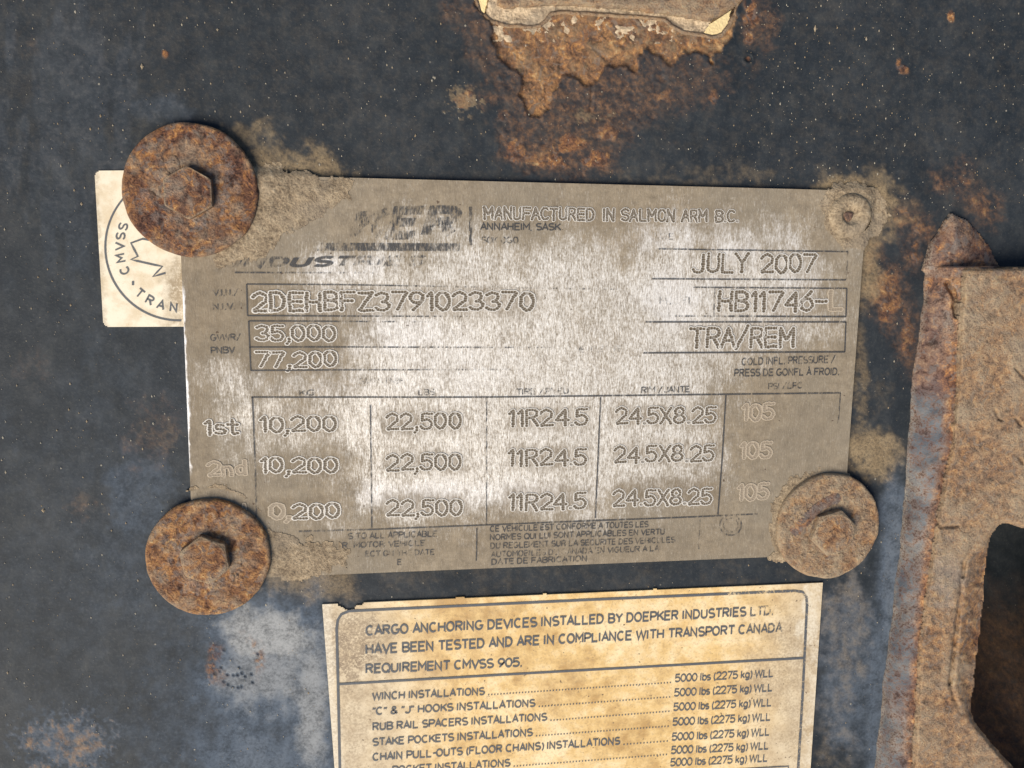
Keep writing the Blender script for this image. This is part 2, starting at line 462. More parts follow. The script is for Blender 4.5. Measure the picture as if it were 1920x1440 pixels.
# rust bleeding round the torn slot
add(stain, .95, 1080, 175, 170, 120, amp=.45, soft=.35)
add(stain, .6, 1270, 140, 120, 62, amp=.45, soft=.4)
add(stain, .9, 1060, 285, 110, 48, amp=.5, soft=.4)
add(stain, .7, 905, 60, 50, 70, amp=.5)
add(stain, .8, 968, 265, 36, 62, amp=.5)
add(stain, .8, 1425, 40, 34, 52, amp=.5)
add(stain, .6, 850, 15, 24, 40, amp=.5)
add(stain, .35, 1230, 195, 70, 36, amp=.6)
for x, y, rx, ry, s in [(1065, 275, 42, 22, .9), (1035, 300, 30, 22, .8), (1110, 300, 34, 18, .8), (965, 288, 20, 28, .7), (1410, 18, 18, 28, .9),
                        (1250, 180, 18, 10, .5), (1405, 70, 10, 12, .7), (1340, 185, 12, 12, .6), (870, 192, 19, 18, .7), (940, 215, 22, 16, .5),
                        (1690, 127, 13, 13, .8), (1783, 30, 5, 8, 1), (310, 101, 8, 9, .9), (1140, 250, 20, 18, .6), (1000, 300, 20, 14, .6)]:
    add(rust, s, x, y, rx, ry, amp=.7, soft=.45)
add(dust, .6, 870, 190, 26, 24, n=n4 * .9, amp=1, soft=.3)
add(dust, .5, 1110, 215, 30, 12, n=n4 * .9, amp=1, soft=.3)
# beside the plate, right
for x, y, rx, ry, s in [(1662, 560, 34, 52, .75), (1690, 405, 24, 30, .6), (1722, 440, 24, 30, .6), (1802, 335, 18, 30, .55), (1850, 385, 26, 26, .6),
                        (1640, 480, 20, 34, .5), (1765, 345, 18, 20, .5), (1712, 480, 16, 40, .7), (1700, 620, 16, 60, .6)]:
    add(stain, s, x, y, rx * 1.5, ry * 1.4, amp=.7)
    add(rust, s * .8, x, y, rx * .8, ry * .8, amp=.8, soft=.4)
add(dust, .9, 1600, 390, 95, 70, amp=.45)
add(dust, .75, 1622, 480, 30, 110, amp=.5)
add(dust, .55, 1612, 700, 18, 190, amp=.5)
add(dust, .9, 1630, 850, 55, 55, amp=.45)
add(dust, .25, 1650, 740, 30, 50, amp=.8)
add(dust, .38, 1585, 1170, 40, 130, amp=.7); add(chalk, .45, 1590, 1250, 50, 190, amp=.7)
add(dust, .3, 1570, 1400, 40, 120, amp=.7)
add(chalk, .6, 1675, 1080, 30, 190, amp=.4)
add(chalk, .5, 1648, 1330, 30, 190, amp=.4)
# left of and below the plate
for x, y, rx, ry, s in [(285, 815, 46, 56, .42), (155, 947, 34, 26, .35), (60, 690, 34, 50, .2), (60, 80, 30, 30, .25)]:
    add(stain, s, x, y, rx, ry, amp=.9); add(dust, s * .6, x, y, rx * .8, ry * .8, n=n2 * .8 + n4 * .5, amp=1, soft=.3)
add(chalk, .55, 125, 1395, 84, 56, n=n4 * .8 + n2 * .6, amp=.6, soft=.5); add(dust, .40, 125, 1395, 66, 42, n=n4 * .9 + n2 * .6, amp=.9, soft=.4)
add(rust, .42, 125, 1395, 50, 30, n=n4 * 1.2 + n2 * .8, amp=1, soft=.3)
add(chalk, 1.0, 505, 1185, 110, 66, amp=.45, soft=.85)
add(chalk, .80, 500, 1270, 120, 110, amp=.4, soft=.85)
add(chalk, .85, 585, 1330, 40, 240, amp=.35, soft=.85)
add(chalk, .60, 470, 1420, 140, 80, amp=.5, soft=.85)
add(chalk, .42, 400, 1190, 70, 60, amp=.7, soft=.9); add(chalk, .50, 500, 1300, 160, 230, amp=.5, soft=.9); add(chalk, .25, 300, 1060, 150, 160, amp=.6, soft=.9)
add(chalk, .34, 270, 930, 70, 100, amp=.7)
add(chalk, .26, 360, 1340, 150, 190, amp=.7)
add(chalk, .13, 190, 1080, 240, 420, amp=.7)
add(chalk, .16, 130, 240, 110, 180, n=fbm(U * 2.2, V * .6, 50, 41, 4), amp=1.2)
add(chalk, .25, 310, 200, 60, 24, amp=.9)
add(dust, .8, 560, 335, 110, 60, amp=.5, rot=12)
add(dust, .55, 480, 250, 60, 30, amp=.8)
add(dust, .60, 600, 1090, 90, 50, amp=.6)
add(dust, .16, 1000, 1080, 520, 46, amp=.9)
add(dust, .30, 1330, 330, 190, 30, amp=.8)
add(dust, .10, 1480, 150, 160, 190, amp=.9)
# rust ring with black pits under the lower bolt
ring = np.abs(np.hypot(U - 445, V - 1242) - 44)
ang = np.arctan2(V - 1242, U - 445)
rr = (1 - sstep(4, 17, ring + n2 * 9)) * np.clip(.55 + .6 * np.cos(ang * 2 + .6) + n1 * .6, 0, 1)
rust = np.maximum(rust, rr * .55)
# shade painted into the bracket opening: plain dark paint above, rust at its foot
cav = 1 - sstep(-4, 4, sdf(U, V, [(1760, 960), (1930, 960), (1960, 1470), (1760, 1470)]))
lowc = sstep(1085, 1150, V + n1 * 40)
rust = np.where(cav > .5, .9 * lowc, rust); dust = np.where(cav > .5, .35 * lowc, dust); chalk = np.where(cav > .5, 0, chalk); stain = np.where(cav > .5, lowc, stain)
# break every soft outline into spots and crumbs
nfi = fbm(U, V, 9, 841, 3); nmi = fbm(U + n2 * 9, V + n4 * 9, 30, 851, 5); nst = fbm(U * 1.5, V * .8, 13, 861, 4)
def crunch(m_, lo=.10, hi=.72, g=1.0): return m_ * sstep(lo, hi, m_ + g * (nfi * .34 + nmi * .30 + nst * .12))
rust = np.maximum(np.maximum(crunch(rust, .2, .7, 1.15), inR), rr * .8 * sstep(-.4, .5, n4)); stain = crunch(stain, -.15, .55); dust = crunch(dust, -.05, .85, .85); chalk = crunch(chalk, -.35, .6, .5)
dust = np.maximum(dust, .05 * sstep(.0, 1.0, nmi * .4 + nfi * .8 + .35) * (1 - sstep(300, 520, V)))
vein = (1 - sstep(.02, .10, np.abs(fbm(U + n2 * 8, V, 34, 871, 3)))) * inR * sstep(1080, 1240, U + n2 * 40)
dust = np.maximum(dust, vein * .75); dust = np.maximum(dust, inR * (.22 + .30 * sstep(.0, .6, nmi)))
# heights: bare rusty steel lies below the paint, whose torn edge lifts
tq = nmi * 2.2 + nfi * .5; terr = (np.floor(tq) + sstep(.72, 1.0, tq - np.floor(tq)))
Zp = -0.85 * inR * MM + inR * terr * .13 * MM + (1 - inR) * sstep(.25, .6, stain) * terr * .09 * MM + 0.42 * MM * sstep(0, 3, dR) * np.exp(-np.clip(dR, 0, 99) / 9.0) * (0.45 + .9 * np.clip(n1 + .3, 0, 1))
Zp += inR * (n2 * 0.10 + n4 * .07) * MM + (1 - inR) * (stain * (n2 * .10 + n4 * .05) + n3 * .06) * MM + rust * n4 * .05 * MM + dust * n4 * .06 * MM
crack = seg_dist(U, V, [(1111, 157), (1109, 172), (1110, 190), (1106, 206)])
Zp -= .4 * MM * (1 - sstep(1.0, 4.0, crack))
pit = np.hypot((U - 1403), (V - 110))
Zp += .22 * MM * np.exp(-((pit - 9) / 3) ** 2) - .6 * MM * (1 - sstep(3, 8, pit))
rust = np.maximum(rust, .8 * (1 - sstep(2, 5, pit)))
for (px, py, pr) in [(404, 1262, 7), (420, 1278, 4), (428, 1283, 4), (437, 1288, 4), (447, 1289, 4), (453, 1287, 4), (415, 1251, 4), (412, 1258, 3), (446, 1265, 5),
                     (454, 1262, 5), (460, 1268, 4), (438, 1266, 4), (472, 1264, 4), (474, 1279, 4), (427, 1265, 4), (421, 1218, 6), (484, 1226, 4), (449, 1252, 4)]:
    hole_ = .85 * (1 - sstep(pr * .25, pr * .95, np.hypot(U - px, V - py))); Zp -= .30 * MM * hole_; chalk = chalk * (1 - hole_); rust = rust * (1 - hole_)
keepP = (dS > 0) & (sdf(U, V, [(1815, 965), (2080, 965), (2080, 1560), (1960, 1520), (1790, 1340), (1800, 1200)]) > 0)
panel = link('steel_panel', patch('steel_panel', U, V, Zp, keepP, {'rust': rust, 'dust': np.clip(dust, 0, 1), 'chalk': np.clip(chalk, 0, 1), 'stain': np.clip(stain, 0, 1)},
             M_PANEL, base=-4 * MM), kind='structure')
panel['label'] = 'dark navy painted steel panel with a rust-eaten slot'
del n1, n2, n3, n4, dS, dR

# sloping pocket floor behind the bracket's opening, deep at its top so it falls dark
Uf, Vf = grid(1640, 2160, 900, 1640, 5)
nf1 = fbm(Uf, Vf, 60, 701, 4); nf2 = fbm(Uf, Vf, 14, 711, 4)
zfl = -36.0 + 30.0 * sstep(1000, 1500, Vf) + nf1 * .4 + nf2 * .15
low = sstep(1085, 1175, Vf + nf1 * 34)  # colour left dark above to deepen the opening's shade, rusty below
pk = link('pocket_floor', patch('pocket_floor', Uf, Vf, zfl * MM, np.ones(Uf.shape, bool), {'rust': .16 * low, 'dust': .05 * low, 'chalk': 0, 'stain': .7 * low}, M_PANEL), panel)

# eroded lip round the slot, a part of the panel
def ribbon(name, pts, prof, mat, parent=None, closed=False, jit=0.0, seed=1):
    rs = np.random.RandomState(seed)
    P = np.array(pts, float)
    seg = [P[0]]
    for a, b in zip(P[:-1], P[1:]):
        k = max(1, int(np.hypot(*(b - a)) / 4))
        for i in range(1, k + 1): seg.append(a + (b - a) * i / k)
    P = np.array(seg)
    T = np.gradient(P, axis=0); T /= np.linalg.norm(T, axis=1)[:, None] + 1e-9
    N = np.stack([-T[:, 1], T[:, 0]], -1)
    nz = fbm(np.arange(len(P)) * 4.0, np.zeros(len(P)), 20, seed, 3)
    rows = []
    for off, z in prof:
        q = P + N * (off + jit * nz[:, None] * (0.4 + .6 * rs.rand(len(P), 1)))
        rows.append(wall(q[:, 0], q[:, 1], z * MM + .06 * MM * rs.randn(len(P)) * (jit > 0)))
    v = np.stack(rows, 1).reshape(-1, 3); m = len(prof)
    i = np.arange(len(P) - 1)[:, None] * m + np.arange(m - 1)[None]
    q = np.stack([i, i + 1, i + m + 1, i + m], -1).reshape(-1, 4)
    me = mesh_np(name, v, q, mat=mat, attrs={'dust': .75, 'grey': 0})
    return link(name, me, parent)
ribbon('slot_lip', SLOT[2:-2], [(5.0, -.75), (2.5, -.40), (0, -.36), (-2.5, -.6), (-3.5, -1.4), (-3.5, -4)], M_RUST, panel, jit=2.4, seed=5)

# the flat bar seen through the slot
Ub, Vb = grid(905, 1460, -110, 70, 3)
nb = fbm(Ub, Vb, 26, 61, 4); nbs = fbm(Ub * .3, Vb, 12, 71, 4)
dB = sdf(Ub, Vb, [(948, -120), (940, -20), (930, 10), (952, 17), (1030, 12), (1100, 14), (1200, 22), (1256, 31), (1330, 42), (1372, 20), (1407, -6), (1450, -120)]) + nb * 2.5
zB = (0.35 + nb * .18 + nbs * .12 - 1.1 * sstep(-9, 0, dB)) * MM
bar = link('flat_bar', patch('flat_bar', Ub, Vb, zB, dB < 0, {'dust': np.clip(.80 + nb * .5, 0, 1), 'grey': np.clip(-nbs * .5, 0, .2)}, M_RUST, base=-9 * MM))
tag(bar, 'dusty beige steel bar poking through the torn slot of the panel', 'steel bar')
Uc, Vc = grid(900, 1345, -20, 90, 3)
nc = fbm(Uc, Vc, 14, 81, 4)
dC = sdf(Uc, Vc, [(918, -10), (908, 30), (920, 80), (1300, 84), (1318, 66), (1336, 40), (1330, -10)])
sh = link('packed_grit', patch('packed_grit', Uc, Vc, (-1.1 + nc * .35) * MM, dC < 0, {'dust': .9, 'grey': 0}, mat_mud('pale gritty scale', 1.8), base=-6 * MM), kind='stuff')
tag(sh, 'pale gritty scale packed in the slot under the beige bar', 'scale')

# ------------------------------------------------------------------ identification plate
PC = [(333, 325), (1627, 358), (1577, 1039), (364, 1088)]
ZP = 1.15 * MM
Uq, Vq = quad_grid(PC, 560, 330)
n1 = fbm(Uq, Vq, 70, 101, 5); n2 = fbm(Uq, Vq, 20, 111, 4); n5 = fbm(Uq * 1.6, Vq * .35, 22, 121, 4)
clean = sdf(Uq, Vq, [(545, 505), (600, 468), (680, 470), (760, 440), (880, 425), (1000, 438), (1180, 440), (1260, 412), (1400, 424), (1500, 440), (1560, 500),
                     (1550, 600), (1470, 640), (1372, 668), (1352, 740), (1352, 860), (1300, 930), (1180, 965), (1000, 985), (760, 990), (650, 975),
                     (655, 905), (560, 850), (460, 838), (410, 790), (380, 700), (410, 660), (462, 700), (470, 740), (640, 705), (655, 600), (560, 600)])
n6 = fbm(Uq * 1.3, Vq * .5, 9, 131, 3)
dirt = sstep(-135, 66, clean + n1 * 44 + n5 * 24 + n2 * 12 + n6 * 12)
dirt = np.maximum(dirt, np.clip(.17 + .20 * n1 + .10 * n2 + .08 * n6, 0, 1))
def halo(x0, x1, y0, y1, s, arr, soft=16):
    d = sdf(Uq, Vq, [(x0, y0), (x1, y0), (x1, y1), (x0, y1)]) + n2 * 8 + n5 * 6
    np.maximum(arr, s * (1 - sstep(-soft * .5, soft, d)), out=arr)
dark = np.zeros_like(Uq)
halo(466, 640, 536, 694, .62, dark); halo(640, 1004, 542, 590, .62, dark); halo(372, 440, 600, 720, .40, dark, 40); halo(350, 440, 500, 720, .5, dark, 40); halo(345, 395, 700, 900, .42, dark, 26); halo(520, 1460, 1000, 1040, .30, dark, 26); halo(1380, 1560, 760, 880, .22, dark, 40)
halo(1340, 1585, 540, 592, .35, dark); halo(1290, 1500, 612, 656, .52, dark); halo(1290, 1540, 474, 516, .22, dark)
for r, dy in enumerate((0, 78, 158)):
    for x0, x1, yy in ((482, 634, 795), (720, 868, 790), (950, 1106, 785), (1150, 1345, 778)):
        halo(x0, x1, yy + dy - 17 - r * (x0 - 480) * .012, yy + dy + 17 - r * (x0 - 480) * .012, .68, dark, 13)
halo(905, 1385, 388, 418, .40, dark)
bare = np.zeros_like(Uq)  # bare metal patches, with their silvery highlight put into the colour
for x, y, rx, ry, s in [(745, 625, 110, 40, .8), (640, 500, 90, 22, .8), (1190, 440, 70, 34, .7), (1380, 440, 90, 40, .8), (1270, 560, 60, 40, .6), (760, 930, 130, 26, .9),
                        (580, 715, 110, 26, .7), (960, 935, 170, 26, .6), (1500, 510, 40, 40, .5), (820, 690, 120, 60, .4)]:
    np.maximum(bare, s * blob(Uq, Vq, x, y, rx, ry, n=n1 * .7 + n5 * .4, amp=.6, soft=.6), out=bare)
# left edge rubbed bright
el = np.abs(Uq - (333 + (Vq - 325) * .0406))
bare = np.maximum(bare, 2.4 * (1 - sstep(1.5, 6, el + n2 * 3)) * sstep(520, 560, Vq) * (1 - sstep(860, 900, Vq)))
ed = (1 - sstep(1, 5, el + n2 * 3)) * sstep(520, 560, Vq) * (1 - sstep(860, 900, Vq))
dirt = dirt * (1 - ed); dark = dark * (1 - ed)
zq = ZP + (n1 * .05 + n2 * .015 * dirt) * MM
plate_o = W(960, 1060, 0)
plate = thing('identification_plate', 'silver stamped identification plate, worn and dusty, bolted to the dark panel', 'data plate', plate_o)
def part(name, me, parent=plate):
    o = link(name, me, parent); o.location = -Vector(parent.location); return o
part('sheet', patch('sheet', Uq, Vq, zq, np.ones(Uq.shape, bool), {'dirt': dirt, 'dark': dark, 'bare': bare}, M_PLATE, base=0.02 * MM))

# stroke letters, x 0..0.62, y 0..1
def arc(cx, cy, rx, ry, a0, a1, n=10):
    return [(cx + rx * math.cos(math.radians(a0 + (a1 - a0) * i / n)), cy + ry * math.sin(math.radians(a0 + (a1 - a0) * i / n))) for i in range(n + 1)]
G = {
 '0': [arc(.31, .5, .29, .5, 90, 450, 22)],
 '1': [[(.06, .80), (.24, 1), (.24, 0)]],
 '2': [arc(.31, .70, .28, .30, 165, -30, 10) + [(.04, 0), (.62, 0)]],
 '3': [arc(.28, .74, .27, .26, 150, -85, 9) + arc(.28, .25, .30, .25, 85, -150, 10)],
 '4': [[(.5, 0), (.5, 1), (.02, .32), (.64, .32)]],
 '5': [[(.56, 1), (.10, 1), (.06, .55)] + arc(.28, .31, .31, .31, 120, -150, 12)],
 '6': [[(.5, 1)] + arc(.31, .31, .28, .31, 150, -210, 18)],
 '7': [[(.02, 1), (.60, 1), (.20, 0)]],
 '8': [arc(.31, .76, .24, .24, -90, 270, 16), arc(.31, .26, .29, .26, 90, 450, 16)],
 '9': [arc(.31, .69, .28, .31, -30, 330, 18) + [(.56, .5), (.14, 0)]],
 'A': [[(0, 0), (.31, 1), (.62, 0)], [(.12, .34), (.5, .34)]],
 'B': [[(.04, 0), (.04, 1), (.32, 1)] + arc(.34, .76, .24, .24, 80, -80, 7) + [(.06, .52)], [(.32, .52)] + arc(.34, .26, .28, .26, 85, -85, 8) + [(.04, 0)]],
 'C': [arc(.34, .5, .32, .5, 48, 312, 16)],
 'D': [[(.04, 0), (.04, 1), (.26, 1)] + arc(.26, .5, .34, .5, 80, -80, 10) + [(.04, 0)]],
 'E': [[(.58, 1), (.04, 1), (.04, 0), (.58, 0)], [(.04, .52), (.50, .52)]],
 'F': [[(.58, 1), (.04, 1), (.04, 0)], [(.04, .52), (.48, .52)]],
 'H': [[(.04, 0), (.04, 1)], [(.60, 0), (.60, 1)], [(.04, .5), (.60, .5)]],
 'I': [[(.2, 0), (.2, 1)]],
 'J': [[(.50, 1)] + arc(.26, .27, .25, .27, 0, -160, 10)],
 'L': [[(.06, 1), (.06, 0), (.56, 0)]],
 'M': [[(.02, 0), (.02, 1), (.33, .38), (.66, 1), (.66, 0)]],
 'N': [[(.04, 0), (.04, 1), (.58, 0), (.58, 1)]],
 'O': [arc(.33, .5, .32, .5, 90, 450, 22)],
 'R': [[(.04, 0), (.04, 1), (.34, 1)] + arc(.34, .76, .25, .24, 80, -80, 7) + [(.06, .5)], [(.30, .5), (.60, 0)]],
 'S': [arc(.31, .75, .28, .25, 35, 260, 10) + arc(.31, .25, .29, .25, 80, -145, 10)],
 'T': [[(0, 1), (.62, 1)], [(.31, 1), (.31, 0)]],
 'U': [[(.04, 1), (.04, .3)] + arc(.31, .28, .27, .28, 180, 360, 10) + [(.58, 1)]],
 'X': [[(.02, 0), (.60, 1)], [(.02, 1), (.60, 0)]],
 'Y': [[(0, 1), (.31, .5), (.62, 1)], [(.31, .5), (.31, 0)]],
 'Z': [[(.04, 1), (.60, 1), (.02, 0), (.62, 0)]],
 ',': [[(.13, .06), (.13, -.02), (.02, -.24)]], '.': [[(.10, .02), (.12, .04)]], '-': [[(.04, .5), (.50, .5)]],
 '/': [[(0, -.12), (.52, 1.12)]],
 's': [arc(.24, .48, .20, .17, 40, 255, 8) + arc(.24, .17, .22, .17, 75, -145, 8)],
 't': [[(.2, 1), (.2, .16), (.26, 0), (.42, .06)], [(.02, .66), (.40, .66)]],
 'n': [[(.04, 0), (.04, .64)], arc(.24, .42, .20, .22, 180, 0, 8) + [(.44, 0)]],
 'd': [arc(.24, .32, .20, .32, 0, 360, 14), [(.44, 1), (.44, 0)]],
 'r': [[(.04, 0), (.04, .64)], arc(.24, .42, .18, .22, 180, 40, 6)],
}
ADV = {',': .30, '.': .30, '1': .44, 'I': .36, ' ': .55, '-': .62, 'M': .86, '/': .62, 't': .56, 's': .58, 'n': .62, 'd': .64}
_ch = {}
def char_mesh(c, heavy):
    key = (c, heavy)
    if key in _ch: return _ch[key]
    rad = .112 if not heavy else .135
    dots = []
    for pl in G[c]:
        pl = np.array(pl); L = np.concatenate([[0], np.cumsum(np.hypot(*np.diff(pl, axis=0).T))])
        n = max(2, int(L[-1] / .125) + 1)
        for t in np.linspace(0, L[-1], n):
            dots.append((np.interp(t, L, pl[:, 0]), np.interp(t, L, pl[:, 1])))
    rs = np.random.RandomState(ord(c))
    D = np.array(dots) + rs.randn(len(dots), 2) * .010
    lo, hi = D.min(0) - .16, D.max(0) + .16
    st = .021
    X, Y = np.meshgrid(np.arange(lo[0], hi[0], st), np.arange(lo[1], hi[1], st))
    d = np.full(X.shape, 9.0); d2 = d.copy()
    for (x, y), rr in zip(D, 1 + rs.randn(len(D)) * .08):
        e_ = np.hypot(X - x, Y - y) / rr; d2 = np.minimum(d2, np.maximum(d, e_)); d = np.minimum(d, e_)
    rib = np.exp(-((d2 - d) / .022) ** 2) * (d < rad)
    w = .028
    rim = np.exp(-((d - rad) / w) ** 2)
    Z = np.where(d < rad, .15 * (d / rad) ** 1.5, .15 * np.exp(-((d - rad) / (w * 1.1)) ** 2)) + .012
    keep = d < rad + .05
    h, wd = X.shape; idx = np.arange(h * wd).reshape(h, wd)
    k = keep[:-1, :-1] & keep[1:, :-1] & keep[:-1, 1:] & keep[1:, 1:]
    q = np.stack([idx[:-1, :-1][k], idx[:-1, 1:][k], idx[1:, 1:][k], idx[1:, :-1][k]], -1)
    v = np.stack([X, Y, Z], -1).reshape(-1, 3); used = np.zeros(len(v), bool); used[q.ravel()] = True
    rm = np.cumsum(used) - 1
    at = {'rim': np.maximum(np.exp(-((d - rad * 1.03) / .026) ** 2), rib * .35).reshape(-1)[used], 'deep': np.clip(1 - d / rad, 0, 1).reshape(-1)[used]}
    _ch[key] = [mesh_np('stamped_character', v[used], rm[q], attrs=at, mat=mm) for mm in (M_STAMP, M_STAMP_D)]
    return _ch[key]
def stamp(txt, u0, v0, u1, v1, cap, dusty=0, heavy=False, drop=()):
    """dot-stamped line from baseline (u0,v0) to (u1,v1), capital height `cap` in photo pixels"""
    z = ZP + .035 * MM
    p0, p1 = W(u0, v0, z), W(u1, v1, z)
    adv = [ADV.get(c, .74) for c in txt]
    tot = sum(adv) - .12
    ex = (p1 - p0) / tot
    ey = Vector((-ex.y, ex.x, 0)).normalized() * cap * mmpx((u0 + u1) / 2, v0, z)
    x = 0.0
    for i, (c, a) in enumerate(zip(txt, adv)):
        if c != ' ' and i not in drop:
            dd = dusty[i] if isinstance(dusty, (list, tuple)) else dusty
            o = link('stamped_character', char_mesh(c, heavy)[dd], plate)
            jit = Vector((random.uniform(-.03, .03), random.uniform(-.035, .035), 0)); tw = random.uniform(-.035, .035); dp = random.uniform(.45, 1.0)
            pos = p0 + ex * (x + jit.x) + ey * jit.y - plate_o
            mt = Matrix.Identity(4)
            for r in range(3):
                mt[r][0] = ex[r] + ey[r] * tw; mt[r][1] = ey[r] - ex[r] * tw; mt[r][2] = (0, 0, .85 * MM * dp)[r]; mt[r][3] = pos[r]
            o.matrix_basis = mt
        x += a
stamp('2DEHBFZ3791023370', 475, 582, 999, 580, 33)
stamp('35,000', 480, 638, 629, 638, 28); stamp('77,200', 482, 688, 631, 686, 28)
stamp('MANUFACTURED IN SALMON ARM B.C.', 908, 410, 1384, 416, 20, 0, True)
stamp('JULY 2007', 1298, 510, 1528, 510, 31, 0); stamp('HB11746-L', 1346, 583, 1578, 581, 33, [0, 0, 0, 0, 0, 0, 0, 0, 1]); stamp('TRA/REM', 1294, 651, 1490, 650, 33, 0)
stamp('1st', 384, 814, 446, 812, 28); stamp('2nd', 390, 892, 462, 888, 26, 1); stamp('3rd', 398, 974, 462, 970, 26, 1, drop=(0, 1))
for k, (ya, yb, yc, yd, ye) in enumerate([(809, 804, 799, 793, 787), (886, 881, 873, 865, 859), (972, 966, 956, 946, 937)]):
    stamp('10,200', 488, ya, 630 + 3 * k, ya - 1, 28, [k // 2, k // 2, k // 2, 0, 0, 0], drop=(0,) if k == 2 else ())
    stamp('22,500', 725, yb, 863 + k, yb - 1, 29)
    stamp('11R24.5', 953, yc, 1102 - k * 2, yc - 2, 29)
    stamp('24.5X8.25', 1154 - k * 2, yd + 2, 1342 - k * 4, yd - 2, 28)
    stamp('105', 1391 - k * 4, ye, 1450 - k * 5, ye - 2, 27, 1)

# ------------------------------------------------------------------ printing
G.update({
 'G': [arc(.36, .5, .34, .5, 48, 330, 16) + [(.68, .44), (.40, .44)]], 'K': [[(.05, 0), (.05, 1)], [(.60, 1), (.06, .40)], [(.24, .58), (.64, 0)]],
 'P': [[(.05, 0), (.05, 1), (.36, 1)] + arc(.36, .73, .25, .27, 80, -80, 8) + [(.05, .46)]], 'Q': [arc(.36, .5, .35, .5, 90, 450, 22), [(.44, .22), (.70, -.06)]],
 'I': [[(.04, 0), (.04, 1)]], '.': [[(.01, 0), (.14, 0)]], ',': [[(.08, .03), (.02, -.14)]],
 'V': [[(0, 1), (.33, 0), (.66, 1)]], 'W': [[(0, 1), (.22, 0), (.46, .95), (.70, 0), (.92, 1)]],
 '&': [[(.66, 0), (.16, .70)] + arc(.30, .80, .17, .20, 190, -20, 8) + [(.08, .36)] + arc(.26, .23, .24, .23, 150, 330, 9) + [(.60, .40)]],
 '(': [arc(.42, .40, .36, .68, 125, 235, 10)], ')': [arc(-.12, .40, .36, .68, 55, -55, 10)],
 'l': [[(.06, 0), (.06, 1)]], 'b': [[(.05, 0), (.05, 1)], arc(.28, .33, .23, .33, 170, -190, 16)], 'k': [[(.05, 0), (.05, 1)], [(.42, .68), (.06, .28)], [(.18, .40), (.46, 0)]],
 'g': [arc(.27, .35, .23, .33, 10, 370, 16), [(.50, .68), (.50, -.06)] + arc(.27, -.06, .23, .20, 0, -150, 8)],
 's': [arc(.24, .51, .20, .165, 35, 255, 8) + arc(.24, .17, .22, .17, 75, -145, 8)],
 '\u201c': [[(.08, .74), (.10, 1)], [(.26, .74), (.28, 1)]], '\u201d': [[(.08, 1), (.04, .74)], [(.26, 1), (.22, .74)]],
 '\u00c0': [[(0, 0), (.31, 1), (.62, 0)], [(.12, .34), (.5, .34)], [(.16, 1.30), (.34, 1.16)]],
})
STAMPS_DONE = True
PADV = {'I': .31, 'l': .30, '1': .52, ',': .34, '.': .32, ' ': .38, 'W': 1.18, 'M': .92, 'G': .94, 'O': .92, 'Q': .94, 'C': .90, '(': .38, ')': .38, '/': .46, '-': .48,
        'b': .66, 'k': .62, 'g': .70, 's': .60, '&': .84, '\u201c': .46, '\u201d': .46, 'J': .70, 'A': .80, 'V': .82, 'R': .86, 'U': .86, 'N': .88, 'H': .88, 'D': .88, 'B': .84, 'S': .80}
def stroke_mesh(pl_, hw):
    """ribbon along a polyline with mitred corners"""
    P = np.array(pl_, float)
    keep = np.r_[True, np.hypot(*np.diff(P, axis=0).T) > 1e-4]; P = P[keep]
    loop = len(P) > 5 and np.hypot(*(P[0] - P[-1])) < 1e-3
    D = np.diff(P, axis=0); D /= np.linalg.norm(D, axis=1)[:, None]
    N = np.stack([-D[:, 1], D[:, 0]], -1)
    first = N[-1] if loop else N[0]; last = N[0] if loop else N[-1]
    A = np.vstack([first, N]); B = np.vstack([N, last])
    m = A + B; m /= np.maximum(np.linalg.norm(m, axis=1)[:, None], 1e-6)
    sc = 1 / np.maximum((m * B).sum(1), .42)
    off = m * (hw * sc)[:, None]
    return np.vstack([P + off, P - off])
def text_mesh(txt, sw=.165, shear=0.0):
    """lettering as flat ink strokes: cap height 1, stroke width sw"""
    vs, qs, x, n, st = [], [], 0.0, 0, 0
    hw = sw / 2
    for c in txt:
        for pl_ in G.get(c, []):
            q = [(px_ * 1.12 + hw, hw + py_ * (1 - sw)) for px_, py_ in pl_]
            R = stroke_mesh(q, hw); k = len(R) // 2
            R[:, 0] += R[:, 1] * shear + x
            vs.append(np.c_[R, np.full(2 * k, (st % 5) * 3e-6)])
            i = np.arange(k - 1); qs.append(np.stack([n + k + i, n + k + i + 1, n + i + 1, n + i], -1)); n += 2 * k; st += 1
        x += PADV.get(c, .80) - .03 + (sw - .15)
    co = np.concatenate(vs); me = mesh_np('lettering', co, np.concatenate(qs), smooth=False)
    return me, co
CAPH = 1.0
def print_line(txt, u0, v0, u1, v1, cap, mat, z, parent, wear=0.3, bold=0.17, shear=0.0, name='printed_line', wear_fn=None):
    me, co = text_mesh(txt, bold, shear)
    x0, x1 = co[:, 0].min(), co[:, 0].max()
    p0, p1 = W(u0, v0, z), W(u1, v1, z)
    ex = (p1 - p0) / (x1 - x0)
    ey = Vector((-ex.y, ex.x, 0)).normalized() * cap / CAPH * mmpx((u0 + u1) / 2, v0, z)
    base = p0 - Vector(parent.location)
    X = (co[:, :1] - x0) * np.array(ex)[None] + co[:, 1:2] * np.array(ey)[None] + np.array(base)[None] + co[:, 2:] * np.array([0, 0, 1.0])
    me.vertices.foreach_set('co', X.astype(np.float32).ravel()); me.update()
    a = me.attributes.new('wear', 'FLOAT', 'POINT')
    t = (co[:, 0] - x0) / (x1 - x0)
    a.data.foreach_set('value', np.array([wear_fn(x) for x in t] if wear_fn else np.full(len(t), wear), np.float32))
    me.materials.clear(); me.materials.append(mat)
    return link(name, me, parent)
